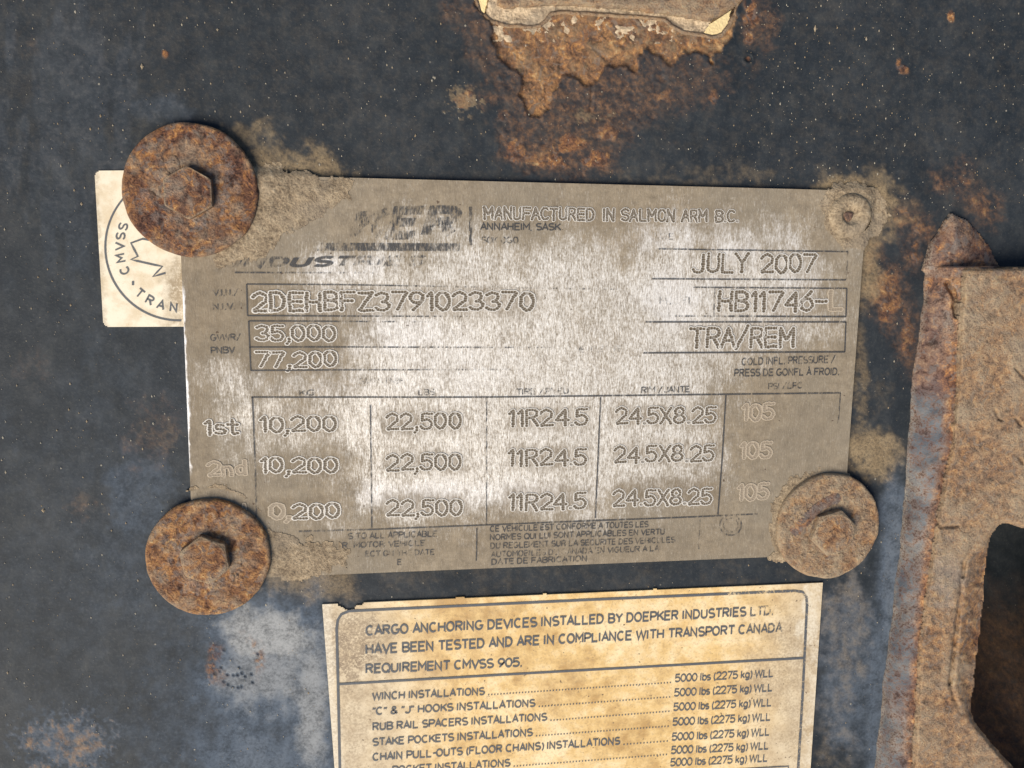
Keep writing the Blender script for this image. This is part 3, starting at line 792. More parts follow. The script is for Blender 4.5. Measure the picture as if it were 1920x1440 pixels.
def rule(pts, width, mat, z, parent, wear=0.3, name='printed_rule', wear_fn=None):
    P = []
    for a, b in zip(pts[:-1], pts[1:]):
        k = max(1, int(math.hypot(b[0] - a[0], b[1] - a[1]) / 12))
        P += [(a[0] + (b[0] - a[0]) * i / k, a[1] + (b[1] - a[1]) * i / k) for i in range(k)]
    P.append(pts[-1]); P = np.array(P, float)
    T = np.gradient(P, axis=0); T /= np.linalg.norm(T, axis=1)[:, None] + 1e-9
    N = np.stack([-T[:, 1], T[:, 0]], -1) * width / 2
    A = wall(P[:, 0] + N[:, 0], P[:, 1] + N[:, 1], z); B = wall(P[:, 0] - N[:, 0], P[:, 1] - N[:, 1], z)
    n = len(P); v = np.concatenate([A, B]) - np.array(parent.location)
    i = np.arange(n - 1); q = np.stack([i, i + 1, n + i + 1, n + i], -1)
    w = np.full(n, wear) if wear_fn is None else np.array([wear_fn(x) for x in np.linspace(0, 1, n)])
    return link(name, mesh_np(name, v, q, attrs={'wear': np.concatenate([w, w])}, mat=mat), parent)

ZI = ZP + .13 * MM
def pl(t, *a, **k):
    if 'wear' in k: k['wear'] += .06
    return print_line(t, *a, mat=M_INK, z=ZI, parent=plate, **k)
def pr(pts, w=2.4, **k):
    if 'wear' in k: k['wear'] += .10
    if 'wear_fn' in k: f0 = k['wear_fn']; k['wear_fn'] = lambda t: f0(t) + .10
    return rule(pts, w, M_INK, ZI, plate, **k)
pl('V.I.N./', 399, 556, 447, 555, 14, wear=.50); pl('N.I.V.', 399, 582, 440, 581, 14, wear=.50)
pl('GVWR/', 394, 640, 452, 639, 14, wear=.54); pl('PNBV', 395, 664, 441, 663, 14, wear=.46)
pl('ANNAHEIM, SASK', 900, 432, 1052, 433, 14, wear=.22); pl('S0K 0G0', 902, 457, 972, 457, 13, wear=.58)
# worn maker's name: big slanted capitals over a bar
pl('KER', 655, 452, 868, 447, 62, wear=.6, shear=.30, bold=.26, wear_fn=lambda t: .78 - .16 * t)
pr([(588, 463), (862, 464)], 15, wear_fn=lambda t: .62 - .16 * math.sin(t * 3.1))
pl('INDUSTRIES', 436, 503, 800, 499, 21, shear=.3, bold=.24, wear_fn=lambda t: .74 if t < .27 else (.36 if t < .56 else .74))
pr([(882, 388), (882, 460)], 6, wear=.5)
pr([(440, 511), (690, 512), (800, 514)], 3, wear_fn=lambda t: .40 + .5 * t)
pr([(462, 533), (640, 534), (1162, 543)], 2.6, wear_fn=lambda t: .25 + .42 * min(t * 1.6, 1)); pr([(462, 533), (464, 592)], 2.8, wear=.25); pr([(464, 592), (640, 593), (1000, 594)], 2.6, wear_fn=lambda t: .22 + .65 * t)
pr([(466, 602), (470, 695)], 2.8, wear=.28); pr([(466, 602), (636, 603), (840, 604)], 2.6, wear_fn=lambda t: .2 + .6 * t)
pr([(468, 651), (636, 651), (1060, 652)], 2.6, wear_fn=lambda t: .22 + .55 * t); pr([(470, 695), (636, 694), (980, 693)], 2.6, wear_fn=lambda t: .22 + .55 * t)
pr([(1235, 467), (1590, 472)], 2.6, wear=.42); pr([(1222, 523), (1586, 525)], 2.8, wear=.40); pr([(1590, 472), (1586, 525)], 2.4, wear=.62)
pr([(1300, 539), (1588, 541)], 2.6, wear=.44); pr([(1588, 541), (1586, 594)], 2.6, wear=.28); pr([(1250, 593), (1586, 594)], 3, wear_fn=lambda t: .62 - .35 * t); pr([(1340, 541), (1338, 592)], 2.4, wear=.52)
pr([(1210, 604), (1586, 604)], 3, wear=.30); pr([(1586, 604), (1584, 660)], 2.6, wear=.28); pr([(1206, 662), (1584, 660)], 3, wear=.25)
pl('COLD INFL. PRESSURE /', 1390, 686, 1566, 681, 14, wear=.46); pl('PRESS DE GONFL \u00c0 FROID.', 1376, 707, 1573, 704, 14, wear=.36); pl('PSI / LPC', 1440, 731, 1503, 729, 12, wear=.52)
pl('RIM / JANTE', 1202, 738, 1293, 736, 12, wear=.48); pl('TIRE / PNEU', 968, 741, 1066, 739, 12, wear=.56)
pl('KG', 560, 743, 592, 742, 12, wear=.52); pl('LBS', 784, 742, 816, 741, 12, wear=.56); pl('GAWR / PNBE', 672, 721, 756, 720, 12, wear=.66); pl('VEHICLE TYPE', 1080, 662, 1165, 660, 12, wear=.70)
pl('DATE', 1222, 450, 1262, 450, 12, wear=.7); pl('MODEL', 1236, 572, 1300, 570, 14, wear=.72)
pr([(471, 745), (912, 745), (1576, 737)], 2.8, wear_fn=lambda t: .30 + .25 * max(0, t - .7))
pr([(473, 745), (478, 870), (481, 985)], 3, wear_fn=lambda t: .26 + .35 * t); pr([(694, 760), (697, 990)], 2.8, wear=.42); pr([(912, 745), (912, 985)], 2.6, wear=.52)
pr([(1126, 745), (1121, 860), (1116, 972)], 2.8, wear=.32); pr([(1361, 741), (1354, 860), (1346, 965)], 2.8, wear=.34); pr([(1576, 737), (1571, 800)], 2.4, wear_fn=lambda t: .36 + .4 * t)
pr([(560, 997), (700, 993), (1000, 981), (1290, 970), (1420, 964)], 2.6, wear_fn=lambda t: .50 if t < .15 or t > .9 else .34); pr([(894, 990), (893, 1052)], 2.6, wear=.40); pr([(1312, 972), (1310, 1030)], 2.2, wear=.62)
pl('S TO ALL APPLICABLE', 652, 1012, 819, 1007, 12.5, wear=.46); pl('R  MOTOR VEHICLE', 641, 1029, 797, 1024, 12, wear=.54); pl('ECT ON THE DATE', 684, 1045, 814, 1041, 12, wear=.52); pl('E', 744, 1060, 752, 1060, 12, wear=.52)
pl('CE VEHICULE EST CONFORME A TOUTES LES', 918, 998, 1216, 989, 12, wear=.36); pl('NORMES QUI LUI SONT APPLICABLES EN VERTU', 918, 1014, 1246, 1003, 12, wear=.40)
pl('DU REGLEMENT SUR LA SECURITE DES VEHICULES', 919, 1030, 1266, 1018, 12, wear=.46); pl('AUTOMOBILES DU CANADA EN VIGUEUR A LA', 920, 1046, 1236, 1034, 12, wear=.54); pl('DATE DE FABRICATION', 921, 1060, 1100, 1053, 12, wear=.46)
cir = [(1370 + 20 * math.cos(a), 985 + 19 * math.sin(a)) for a in np.linspace(0, 2 * math.pi, 25)]
pr(cir, 3, wear=.58, name='printed_ring'); pr([(1370 + 14 * math.cos(a), 985 + 13 * math.sin(a)) for a in np.linspace(0, 2 * math.pi, 21)], 2.2, wear=.62, name='printed_ring')

# ------------------------------------------------------------------ cargo label (yellowed vinyl) below the plate
LC = [(604, 1131), (1543, 1090), (1508, 1620), (640, 1610)]
Ul, Vl = quad_grid(LC, 420, 220)
n1 = fbm(Ul, Vl, 80, 201, 4); n2 = fbm(Ul, Vl, 18, 211, 4)
topd = Vl - (1131 + (Ul - 604) * (1090 - 1131) / 939.0)
tear = (1 - sstep(8, 20, np.abs(Ul - 655) / 2.2 + topd * 1.2 + n2 * 6)) + (1 - sstep(6, 12, np.abs(Ul - 617) * .8 + topd * 2.5 + n2 * 3)) * 0
keepL = (tear < .5) & (topd > -1 + n2 * 1.5 + 2)
ledge = Ul - (604 + (Vl - 1131) * .0752); redge = (1543 - (Vl - 1090) * .066) - Ul
edge = np.clip(np.maximum(1 - sstep(40, 260, ledge + n1 * 60), 1 - sstep(20, 190, redge + n1 * 50)) + .12 * n1, 0, 1)
pale = np.clip((1 - sstep(8, 22, ledge + n2 * 6)) * .8 + (1 - sstep(6, 30, redge + n2 * 16)) * .55 * (n2 > -.1) + .8 * blob(Ul, Vl, 1512, 1165, 14, 46, n=n2, amp=1.1, soft=.3), 0, 1)
dirtL = np.clip(blob(Ul, Vl, 650, 1195, 70, 60, n=n1 * .6 + n2 * .5, amp=.8) * .7 + blob(Ul, Vl, 1490, 1230, 60, 120, n=n1 + n2 * .4, amp=.8) * .35 + blob(Ul, Vl, 660, 1400, 40, 120, n=n1 + n2, amp=.8) * .35, 0, 1)
ZL = .42 * MM
label = thing('cargo_label', 'yellowed printed cargo anchoring label below the silver plate', 'label', W(1060, 1440, 0))
part('vinyl', patch('vinyl', Ul, Vl, ZL + (n1 * .03 + n2 * .018 + .05 * (1 - sstep(.0, .08, np.abs(fbm(Ul, Vl * 2.2, 110, 241, 2))))) * MM + .10 * MM * (1 - sstep(3, 14, topd)), keepL, {'edge': edge, 'pale': pale, 'dirt': dirtL}, M_LABEL, base=.05 * MM), label)
ZT = ZL + .12 * MM
def tl(t, *a, wear=.12, **k): return print_line(t, *a, mat=M_INK_L, z=ZT, parent=label, wear=wear + .07, **({'bold': .185} | k))
tl('CARGO ANCHORING DEVICES INSTALLED BY DOEPKER INDUSTRIES LTD.', 685, 1193, 1449, 1154, 20, wear_fn=lambda t: .50 - 3.3 * t if t < .1 else (.17 if t < .86 else .17 + 3.2 * (t - .86)))
tl('HAVE BEEN TESTED AND ARE IN COMPLIANCE WITH TRANSPORT CANADA', 685, 1228, 1467, 1186, 20, wear_fn=lambda t: .46 - 3 * t if t < .1 else (.17 if t < .82 else .17 + 2.4 * (t - .82)))
tl('REQUIREMENT CMVSS 905.', 685, 1264, 978, 1251, 20, wear_fn=lambda t: .38 - t * .7 if t < .3 else .17)
rows = [('WINCH INSTALLATIONS', 697, 1314, 909, 1304), ('\u201cC\u201d & \u201cJ\u201d HOOKS INSTALLATIONS', 698, 1342, 1004, 1326), ('RUB RAIL SPACERS INSTALLATIONS', 698, 1371, 1026, 1352),
        ('STAKE POCKETS INSTALLATIONS', 698, 1400, 999, 1381), ('CHAIN PULL-OUTS (FLOOR CHAINS) INSTALLATIONS', 698, 1428, 1163, 1397), ('POCKET INSTALLATIONS', 735, 1452, 957, 1438)]
ry = [(1280, 1270), (1307, 1297), (1334, 1325), (1362, 1352), (1390, 1380), (1415, 1406), (1438, 1429)]
for (t, a, b, c, d) in rows: tl(t, a, b, c, d, 16.5, bold=.18)
for k, (ya, yb) in enumerate(ry):
    tl('5000 lbs (2275 kg) WLL', 1265 - k * 1.5, ya, 1449 - k * 1.8, yb, 16, bold=.165)
    if k < 6:
        x0, y0 = rows[k][3] + 7, rows[k][4] - 1
        x1, y1 = 1257 - k * 1.5, ya
        vs, qs = [], []
        nn = int((x1 - x0) / 5.6)
        for i in range(nn):
            f = i / max(nn - 1, 1); cx, cy = x0 + (x1 - x0) * f, y0 + (y1 - y0) * f
            for dx, dy in ((-1.2, -1.2), (1.2, -1.2), (1.2, 1.2), (-1.2, 1.2)): vs.append(np.array(wall(cx + dx, cy + dy, ZT)) - np.array(label.location))
            qs.append([4 * i + 3, 4 * i + 2, 4 * i + 1, 4 * i])
        link('dotted_leader', mesh_np('dotted_leader', vs, qs, attrs={'wear': .2}, mat=M_INK_L), label)
def tr_(pts, w, **k): return rule(pts, w, M_INK_L, ZT, label, **k)
tr_([(637, 1440), (634, 1300), (631, 1178), (633, 1163), (640, 1152), (654, 1146), (1100, 1125), (1490, 1108), (1505, 1110), (1512, 1120), (1513, 1135), (1505, 1300), (1496, 1450)], 5.0,
    wear_fn=lambda t: .14 if t < .62 else .30 + .2 * (t > .68), name='printed_border')
tr_([(637, 1440), (640, 1520)], 5, wear=.2, name='printed_border')
tr_([(636, 1283), (1000, 1262), (1506, 1234)], 4.4, wear=.12)
tr_([(1340, 1445), (1478, 1437), (1480, 1470)], 2.4, wear=.3)

# ------------------------------------------------------------------ white safety mark label, partly under the plate
SC = [(175, 318), (420, 316), (430, 614), (192, 615)]
Us, Vs = quad_grid(SC, 130, 150)
S_, T_ = np.meshgrid(np.linspace(0, 1, 130), np.linspace(0, 1, 150))
qx, qy = S_ * 245, T_ * 298
cd = np.hypot(np.clip(16 - qx, 0, 99), np.maximum(np.clip(16 - qy, 0, 99), np.clip(qy - 282, 0, 99)))
n1 = fbm(Us, Vs, 50, 221, 4); n2 = fbm(Us, Vs, 12, 231, 4)
ds = np.clip(sstep(300, 350, Us + n1 * 18 + n2 * 14) * sstep(470, 520, Vs + n1 * 20) + .5 * (1 - sstep(3, 14, qx + n2 * 6)) * (n1 > 0), 0, 1)
mark = thing('safety_mark_label', 'white round-cornered label with ring of lettering tucked behind the plate', 'label', W(260, 610, 0))
part('vinyl', patch('vinyl', Us, Vs, .30 * MM + n1 * .015 * MM, cd < 16, {'dirt': ds}, M_WLABEL, base=.05 * MM), mark)
ZS = .42 * MM
CX, CY, CR = 335, 463, 138
def mr(pts, w, **k): return rule(pts, w, M_INK_L, ZS, mark, **k)
mr([(CX + CR * math.cos(math.radians(a)), CY + CR * math.sin(math.radians(a))) for a in range(88, 246, 4)], 3.6, wear=.05, name='printed_ring')
mr([(290, 452), (267, 448), (245, 456), (258, 481), (245, 487), (304, 500), (286, 519), (310, 512)], 3.6, wear=.08, name='leaf_outline')
mr([(247, 531), (251, 531)], 8, wear=.05, name='printed_dot')
def ring_char(c, ang, r, cap, flip, k):
    me, co = text_mesh(c, .17)
    cx = (co[:, 0].min() + co[:, 0].max()) / 2
    a = math.radians(ang); pu, pv = CX + r * math.cos(a), CY + r * math.sin(a)
    s = cap / CAPH
    up = np.array([math.cos(a), math.sin(a)]) * (-1 if flip else 1)      # pixel direction of the letter's top
    rt = np.array([-up[1], up[0]])
    x = (co[:, 0] - cx) * s; y = co[:, 1] * s
    X = wall(pu + rt[0] * x + up[0] * y, pv + rt[1] * x + up[1] * y, ZS + co[:, 2]) - np.array(mark.location)
    me.vertices.foreach_set('co', X.astype(np.float32).ravel()); me.update()
    at = me.attributes.new('wear', 'FLOAT', 'POINT'); at.data.foreach_set('value', np.full(len(co), .05, np.float32))
    me.materials.clear(); me.materials.append(M_INK_L)
    link('printed_letter', me, mark)
for i, c in enumerate('CMVSS'): ring_char(c, [156, 169, 180.5, 190.5, 200][i], 102, 18.5, False, i)
for i, c in enumerate('TRAN'): ring_char(c, [130, 118.5, 107, 95][i], 123, 18.5, True, i)

# ------------------------------------------------------------------ bolts with washers
def lathe(rings, nseg, attrs_fn=None):
    """rings: list of functions angle->(r, z); returns verts, quads, closing with a centre point"""
    th = np.linspace(0, 2 * np.pi, nseg, endpoint=False)
    v = []
    for f in rings:
        r, z = f(th); v.append(np.stack([r * np.cos(th), r * np.sin(th), np.broadcast_to(z, th.shape)], -1))
    V_ = np.concatenate(v); m = len(rings)
    q = []
    for k in range(m - 1):
        a = k * nseg + np.arange(nseg); b = k * nseg + (np.arange(nseg) + 1) % nseg
        q.append(np.stack([a, b, b + nseg, a + nseg], -1))
    return V_, np.concatenate(q)
def bolt(name, label_, u, v, rpx, hu, hv, hpx, rot, z0, zt, hh, mat, dusty, seed, cham=.86):
    """washer centred on pixel (u,v); hexagon head centred on (hu,hv) at its top"""
    c = wall(u, v, z0 + zt * MM); R = rpx * mmpx(u, v, z0 + zt * MM)
    root = thing(name, label_, 'bolt', (c[0], c[1], z0), 'rusty bolts holding the plate')
    rs = np.random.RandomState(seed)
    def ed(th): return 1 + .008 * np.interp(th, np.linspace(0, 2 * np.pi, 40), np.r_[rs.randn(39), 0])
    e = None
    th = np.linspace(0, 2 * np.pi, 240, endpoint=False)
    e = 1 + .012 * fbm(np.cos(th) * 40 + 50, np.sin(th) * 40 + 50, 14, seed, 3)
    prof = [(1.0, -.0), (1.0, .55), (.985, .88), (.95, 1.0)] + [(r, 1.0) for r in np.linspace(.925, .40, 46)] + [(r, .94) for r in (.38, .32, .2, .05)]
    rings = [(lambda t, r=r, z=z: (R * r * (e if r > .5 else 1), zt * MM * z)) for r, z in prof]
    V_, q = lathe(rings, 240)
    px = V_[:, 0] / PX; py = V_[:, 1] / PX
    nz = fbm(px + 500 + seed * 37, py + 500, 26, 301, 4); nf = fbm(px + 300, py + 700 + seed * 11, 9, 311, 3)
    top = V_[:, 2] > zt * MM * .5
    rad = np.hypot(V_[:, 0], V_[:, 1]) / R
    tq = fbm(px + 800, py + 200 + seed * 53, 40, 341, 4) * 2.4 + nf * .5
    crk = np.abs(fbm(px + 100 + seed * 71, py + 900, 60, 351, 3)); nsm = fbm(px + 640, py + 320 + seed * 19, 5, 361, 2)
    V_[:, 2] += top * (nz * .13 + nf * .07 + nsm * .04 + (np.floor(tq) + sstep(.7, 1, tq - np.floor(tq))) * .085 - .22 * (1 - sstep(.012, .035, crk)) * sstep(.1, .5, nz + .2)) * MM
    V_[:, 2] -= top * .05 * MM * sstep(.62 + .06, .50, rad + nz * .05)          # flaked step round the head
    grey = np.clip(sstep(.66, .5, rad + nz * .25) * .40 * sstep(-.4, .4, nf) + .35 * np.clip(nz, 0, 1), 0, 1)
    dust = np.clip(dusty + nz * .45 + (.5 * sstep(.9, 1.0, rad)) * .4, 0, 1)
    w = link('washer', mesh_np('washer', V_, q, attrs={'dust': dust, 'grey': grey}, mat=mat), root)
    # hexagon head
    zb = z0 + (zt * .8) * MM
    hc = wall(hu, hv, zb + hh * MM); hR = hpx * mmpx(hu, hv, zb + hh * MM)
    n = 72
    t2 = np.linspace(0, 2 * np.pi, n, endpoint=False)
    ap = hR * math.cos(math.pi / 6)
    a = ((t2 - math.radians(rot)) % (math.pi / 3)) - math.pi / 6
    rh = ap / np.cos(a)
    rh = np.minimum(rh, hR * .985)
    rc = ap * cham * 1.06
    drop = np.clip(rh - rc, 0, 9) * .5
    H = hh * MM
    rings = [lambda t: (rh * 1.01, -.0003), lambda t: (rh, H * .35), lambda t: (rh * .997, H - drop - .00010), lambda t: (rh * .985, H - drop), lambda t: (np.minimum(rc, rh * .97) + 0 * t, H - .00002),
             lambda t: (np.minimum(rc, rh) * .9 + 0 * t, H + 0 * t), lambda t: (rc * .6 + 0 * t, H + .0001), lambda t: (rc * .3 + 0 * t, H + .0001), lambda t: (rc * .02 + 0 * t, H + .0001)]
    V2, q2 = lathe(rings, n)
    nz = fbm(V2[:, 0] / PX + 900 + seed * 5, V2[:, 1] / PX + 400, 16, 321, 4)
    V2[:, 2] += (V2[:, 2] > H * .5) * nz * .10 * MM
    V2[:, :2] *= (1 + .010 * nz)[:, None]
    edge_glint = np.repeat(np.array([0, 0, .75, .85, .55, 0, 0, 0, 0]), n)  # worn edges, paled through the dust value to paint in a bevel highlight
    hd = link('hexagon_head', mesh_np('hexagon_head', V2, q2, smooth=False, attrs={'dust': np.clip(dusty * .6 + nz * .4 + edge_glint, 0, 1), 'grey': np.clip(nz * .5, 0, .5)}, mat=mat), root)
    hd.location = Vector((hc[0], hc[1], zb)) - root.location
    return root
ZB = ZP + .12 * MM
bolt('washer_bolt', 'dark brown rusty bolt with big round washer over the white label', 357, 357, 129, 352, 361, 52, 30, ZB, 1.4, 2.2, M_RUST_DARK, .12, 2, 1.0)
bolt('washer_bolt', 'orange rusty bolt with round washer at the plate corner nearest the yellow label corner', 390, 1047, 118, 383, 1052, 50, 38, ZB, 1.4, 2.6, M_RUST, .10, 5, .90)
b3 = bolt('washer_bolt', 'tan dusty bolt with smaller round washer beside the long weld', 1555, 988, 95, 1566, 1001, 43, 15, ZB, 1.5, 2.3, M_RUST, .68, 9, .88)
# purple scab and raised burr on the dusty washer
scab = []
Uz, Vz = grid(1478, 1585, 918, 1010, 2)
dz = seg_dist(Uz, Vz, [(1492, 996), (1510, 978), (1528, 956), (1552, 942), (1568, 935)])
nz = fbm(Uz, Vz, 14, 401, 4)
kz = dz + nz * 4 < 11
o = link('scale_scab', patch('scale_scab', Uz, Vz, ZB + (1.52 + .30 * (1 - np.clip(dz / 13, 0, 1)) + nz * .1) * MM, kz, {'dust': .05, 'grey': np.clip(.35 + nz * .6, 0, 1)}, M_RUST_DARK, base=ZB + 1.2 * MM), b3)
o.location = -b3.location

# rivet at the upper right corner
rc = wall(1598, 403, ZB + 1.0 * MM); rR = 37 * mmpx(1598, 403, ZB)
riv = thing('blind_rivet', 'small dusty blind rivet with hollow centre at the plate corner', 'rivet', (rc[0], rc[1], ZB - .1 * MM))
prof = [(1.06, 0), (1.0, .55), (.92, .95), (.80, 1.12), (.64, 1.18), (.52, 1.12), (.46, .95), (.40, .55), (.30, .25), (.16, .1), (.02, .08)]
V_, q = lathe([(lambda t, r=r, z=z: (rR * r * (1 + .03 * np.sin(t * 2 + 1)), z * MM)) for r, z in prof], 72)
nz = fbm(V_[:, 0] / PX + 77, V_[:, 1] / PX + 55, 14, 331, 4)
rad = np.hypot(V_[:, 0], V_[:, 1]) / rR
V_[:, 2] += nz * .14 * MM * (rad < 1)
cav2 = sstep(.5, .35, rad)
link('rivet_head', mesh_np('rivet_head', V_, q, attrs={'dust': np.clip(.95 - .9 * cav2 + nz * .3, 0, 1), 'grey': np.clip(.3 + nz, 0, .6)}, mat=M_MUD), riv)
V_, q = lathe([(lambda t, r=r, z=z: (rR * r * (1 + .12 * np.sin(t * 3)), z * MM)) for r, z in [(.24, .0), (.22, .55), (.15, .7), (.02, .62)]], 30)
link('mandrel_stub', mesh_np('mandrel_stub', V_, q, attrs={'dust': .1, 'grey': .2}, mat=M_RUST_DARK), riv).location = (-.0006, -.0003, 0)

# ------------------------------------------------------------------ bracket welded on the right
vy = [380, 400, 430, 460, 505, 560, 640, 700, 760, 860, 960, 1080, 1200, 1290, 1440, 1560]
xl = [1790, 1783, 1764, 1745, 1734, 1731, 1722, 1713, 1707, 1700, 1692, 1682, 1668, 1656, 1640, 1628]
ve = [380, 500, 600, 716, 847, 896, 977, 1041, 1122, 1222, 1303, 1440, 1560]
xe = [1812, 1806, 1798, 1794, 1781, 1770, 1756, 1746, 1734, 1722, 1717, 1710, 1704]
OPEN = [(1990, 1000), (1920, 993), (1902, 986), (1882, 981), (1868, 989), (1858, 1010), (1852, 1040), (1847, 1090), (1840, 1170), (1831, 1240), (1824, 1300), (1821, 1330),
        (1828, 1352), (1850, 1382), (1880, 1416), (1908, 1446), (1990, 1530)]
Uk, Vk = grid(1620, 2060, 385, 1560, 2.2)
n1 = fbm(Uk, Vk, 60, 501, 4); n2 = fbm(Uk, Vk, 16, 511, 4); n4 = fbm(Uk, Vk, 6, 521, 3)
XL = np.interp(Vk, vy, xl) + n1 * 4 + n2 * 1.2; XE = np.interp(Vk, ve, xe) + n2 * 2.2
dO = sdf(Uk, Vk, OPEN) + n2 * 2.0
lump = [(1785, 396), (1742, 455), (1730, 505), (1752, 530), (1800, 560), (1830, 520), (1876, 500), (1852, 458), (1815, 415)]
dLu = sdf(Uk, Vk, lump) + n2 * 4
brk = thing('welded_bracket', 'thick rusty orange brown steel bracket with a dark arched opening, welded to the panel', 'bracket', W(1800, 1440, 0))
# weld bead with the lumpy start at its upper end
tt = np.clip((Uk - XL) / np.maximum(XE - XL, 4), 0, 1)
zw = 6.2 * np.sin(tt * np.pi / 2) ** .9 + (n1 * .35 + n2 * .18) * np.minimum(tt * 6, 1)
ripple = .22 * np.sin(Vk / 17 + n1 * 2.5) * np.sin(tt * np.pi)
zw = zw + ripple
zl = 3.6 * np.sqrt(np.clip(-dLu / 44, 0, 1)) + n2 * .35 + n1 * .4
zw = np.where(Vk < 510, np.maximum(np.where((Uk > XL) & (Vk > 500), zw, 0), zl), np.where(dLu < 0, np.maximum(zw, zl * .9), zw))
split = seg_dist(Uk, Vk, [(1776, 532), (1790, 556), (1796, 590)])
zw -= 2.2 * (1 - sstep(2, 9, split + n2 * 3))
kw = ((Uk > XL) & (Uk < XE + 5) & (Vk > 505) | (dLu < 0) & ((Uk < XE + 5) | (Vk < 506))) & (zw > .05)
gr = sstep(640, 760, Vk + n1 * 90) * (1 - sstep(.55, .95, tt + n1 * .25)) * (1 - .6 * sstep(1270, 1310, Vk) * (1 - sstep(1330, 1380, Vk))) + .45 * (1 - sstep(.5, .9, tt)) * sstep(520, 560, Vk)
gr = np.where(Vk < 520, .3 + n2 * .3, gr)
du = np.clip(.25 + n1 * .5 + .5 * (1 - sstep(.0, .2, tt)), 0, 1) * .6
part('weld_bead', patch('weld_bead', Uk, Vk, zw * MM, kw, {'grey': np.clip(gr, 0, 1), 'dust': du}, M_WELD, base=-.2 * MM), brk)
# bracket face; its left side turns in towards the opening
XB = np.interp(Vk, [985, 1053, 1142, 1222, 1283, 1340, 1400], [1850, 1808, 1798, 1790, 1782, 1800, 1850]) + n2 * 3
zf = 8.0 + n1 * .30 + n2 * .14 + n4 * .07
zf -= 1.3 * (1 - sstep(0, 10, Uk - XE))
turn = sstep(0, 1, (Uk - XB) / 46.0) * sstep(985, 1060, Vk) * (1 - sstep(1325, 1365, Vk))
zf -= 3.6 * turn + .9 * (1 - sstep(0, 8, np.abs(Uk - XB))) * sstep(1000, 1060, Vk) * (1 - sstep(1300, 1350, Vk))
zf -= 1.6 * (1 - sstep(0, 9, dO)) * (1 - turn)
zf -= .8 * (1 - sstep(0, 7, Vk - 502))
for pts, wd in [([(1867, 770), (1873, 785), (1878, 787)], 4), ([(1905, 785), (1914, 798)], 4), ([(1904, 690), (1920, 708)], 4), ([(1757, 978), (1765, 988), (1795, 986)], 5),
                ([(1807, 1053), (1806, 1082)], 4), ([(1797, 1142), (1790, 1200), (1780, 1283)], 4), ([(1790, 750), (1786, 820), (1778, 850)], 3), ([(1913, 860), (1918, 870)], 3)]:
    zf -= .7 * (1 - sstep(wd * .3, wd, seg_dist(Uk, Vk, pts) + n4 * 1.2))
kf = (Uk > XE) & (Vk > 502 + n2 * 1.5) & (dO > 0)
duf = np.clip(.74 + n1 * .40 + n2 * .2 - turn * .45, 0, 1)
grf = np.clip(np.maximum(.5 * n1 - .1, .7 * blob(Uk, Vk, 1780, 1080, 26, 60, n=n2, amp=.8)) , 0, 1)
part('bracket_face', patch('bracket_face', Uk, Vk, zf * MM, kf, {'dust': duf, 'grey': grf}, mat_rust('coarse bracket rust', .58, True, .40), base=.1 * MM), brk)

# ------------------------------------------------------------------ caked mud and loose grit
def mud(label_, bbox, poly, z0, hgt, seed, mat=M_MUD, hole=None, amp=16):
    Um, Vm = grid(*bbox, 2.2)
    a = fbm(Um, Vm, 34, seed, 5); b = fbm(Um, Vm, 9, seed + 9, 3)
    d = sdf(Um, Vm, poly) + a * amp + b * 5
    if hole: d = np.maximum(d, hole[2] - np.hypot(Um - hole[0], Vm - hole[1]))
    z0 = z0 * (1 - sstep(-2, 20, sdf(Um, Vm, PC)))
    z = z0 + (hgt * sstep(0, 40, -d) * (.55 + .45 * a) + .10 * b + .06) * MM
    z = np.maximum(z, z0 + .05 * MM)
    o = link('dried_mud', patch('dried_mud', Um, Vm, z, d < 0, {'dust': 1}, mat, base=.01 * MM), kind='stuff')
    return tag(o, label_, 'mud')
mud('tan mud caked between the dark washer and the plate top edge', (400, 700, 270, 520), [(430, 300), (500, 305), (560, 318), (610, 330), (660, 342), (655, 372), (610, 395), (560, 425), (520, 450), (480, 492), (400, 505), (400, 430)], ZP + .05 * MM, .75, 601)
mud('rough mud smeared on the plate beside the orange rusty washer', (470, 680, 950, 1100), [(500, 985), (540, 1010), (600, 1008), (655, 1030), (640, 1062), (580, 1078), (520, 1082), (480, 1075), (470, 1000)], ZP + .05 * MM, .35, 611)
mud('mud ring crusted round the small rivet', (1500, 1700, 320, 500), [(1555, 355), (1600, 335), (1645, 350), (1668, 395), (1650, 440), (1620, 470), (1575, 462), (1545, 425), (1540, 385)], ZP + .02 * MM, .7, 621, hole=(1598, 403, 36), amp=6)
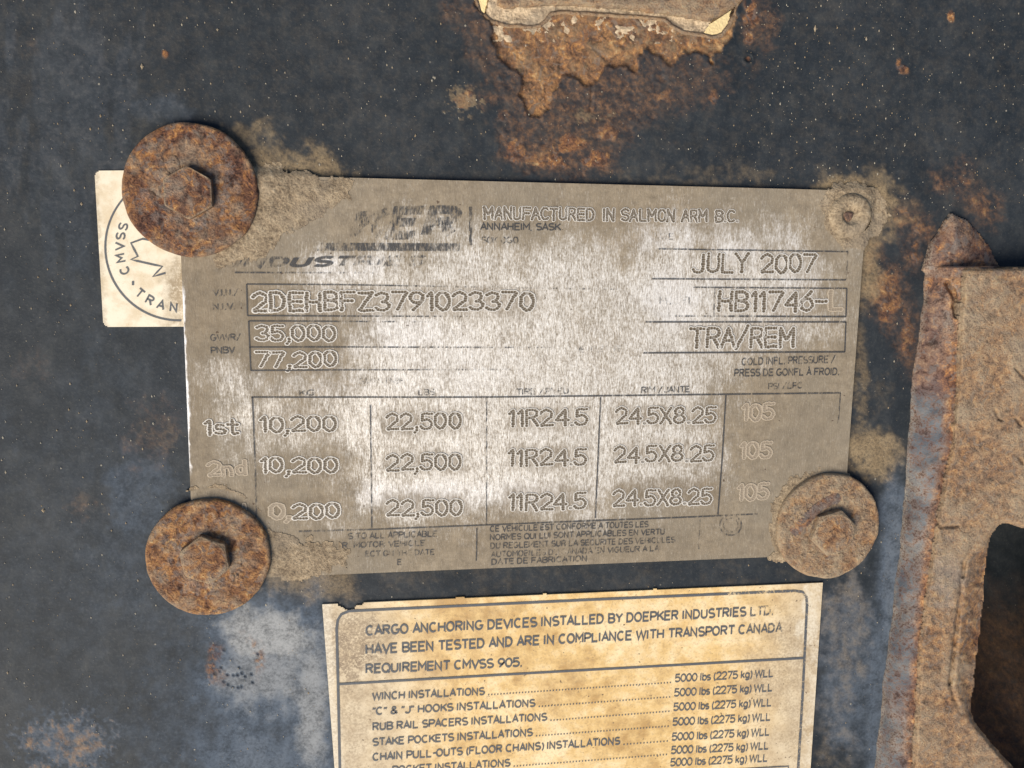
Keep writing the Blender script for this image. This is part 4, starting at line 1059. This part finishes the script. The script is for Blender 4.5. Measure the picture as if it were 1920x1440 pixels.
mud('mud packed against the dusty tan washer', (1420, 1660, 840, 1090), [(1478, 905), (1520, 880), (1570, 872), (1600, 880), (1590, 905), (1530, 925), (1490, 960), (1478, 1010), (1486, 1050), (1450, 1046), (1440, 990), (1455, 940)], ZP + .02 * MM, .45, 631)
mud('thin mud ridge hugging the orange rusty washer', (300, 540, 880, 1060), [(345, 918), (400, 912), (450, 925), (490, 960), (512, 1000), (515, 1040), (480, 1060), (450, 985), (430, 975), (380, 965), (345, 955)], ZP + .02 * MM, .9, 641, hole=(392, 1040, 124), amp=8)

rs = np.random.RandomState(77)
oc = np.array([(1, 0, 0), (-1, 0, 0), (0, 1, 0), (0, -1, 0), (0, 0, 1), (0, 0, -1)], float)
ot = np.array([(0, 2, 4), (2, 1, 4), (1, 3, 4), (3, 0, 4), (2, 0, 5), (1, 2, 5), (3, 1, 5), (0, 3, 5)])
vs, ts = [], []
avoid = [PC, LC, [(170, 310), (345, 310), (350, 620), (185, 620)], SLOT]
k = 0
while k < 1900:
    uu, vv = rs.uniform(-40, 1700), rs.uniform(-40, 1480)
    if rs.rand() < .14: uu = rs.uniform(1380, 1960); vv = rs.uniform(-20, 420)
    if any(float(sdf(np.array([uu]), np.array([vv]), p)[0]) < 4 for p in avoid): continue
    if uu > np.interp(vv, vy, xl) - 6 and vv > 390: continue
    r = (0.42 + .85 * rs.rand() ** 4) * PX * (2.2 if rs.rand() < .03 else 1)
    P = oc * r * (1 + .5 * rs.rand(6, 1)) * np.array([1, 1 + rs.rand(), .7])
    vs.append(P + wall(uu, vv, .10 * MM)); ts.append(ot + 6 * k); k += 1
mg = Mat('pale grit'); mgc = mg.mix(mg.rng(mg.noise(14, 2, .5), .4, .6), (0.34, 0.31, 0.25), (0.26, 0.195, 0.12))
gm = mg.done(mg.bsdf(mgc, .9))
gr_ = link('loose_grit', mesh_np('loose_grit', np.concatenate(vs), np.zeros((0, 4)), np.concatenate(ts), smooth=False, mat=gm), kind='stuff')
tag(gr_, 'fine pale grit specks stuck to the navy paint', 'grit')
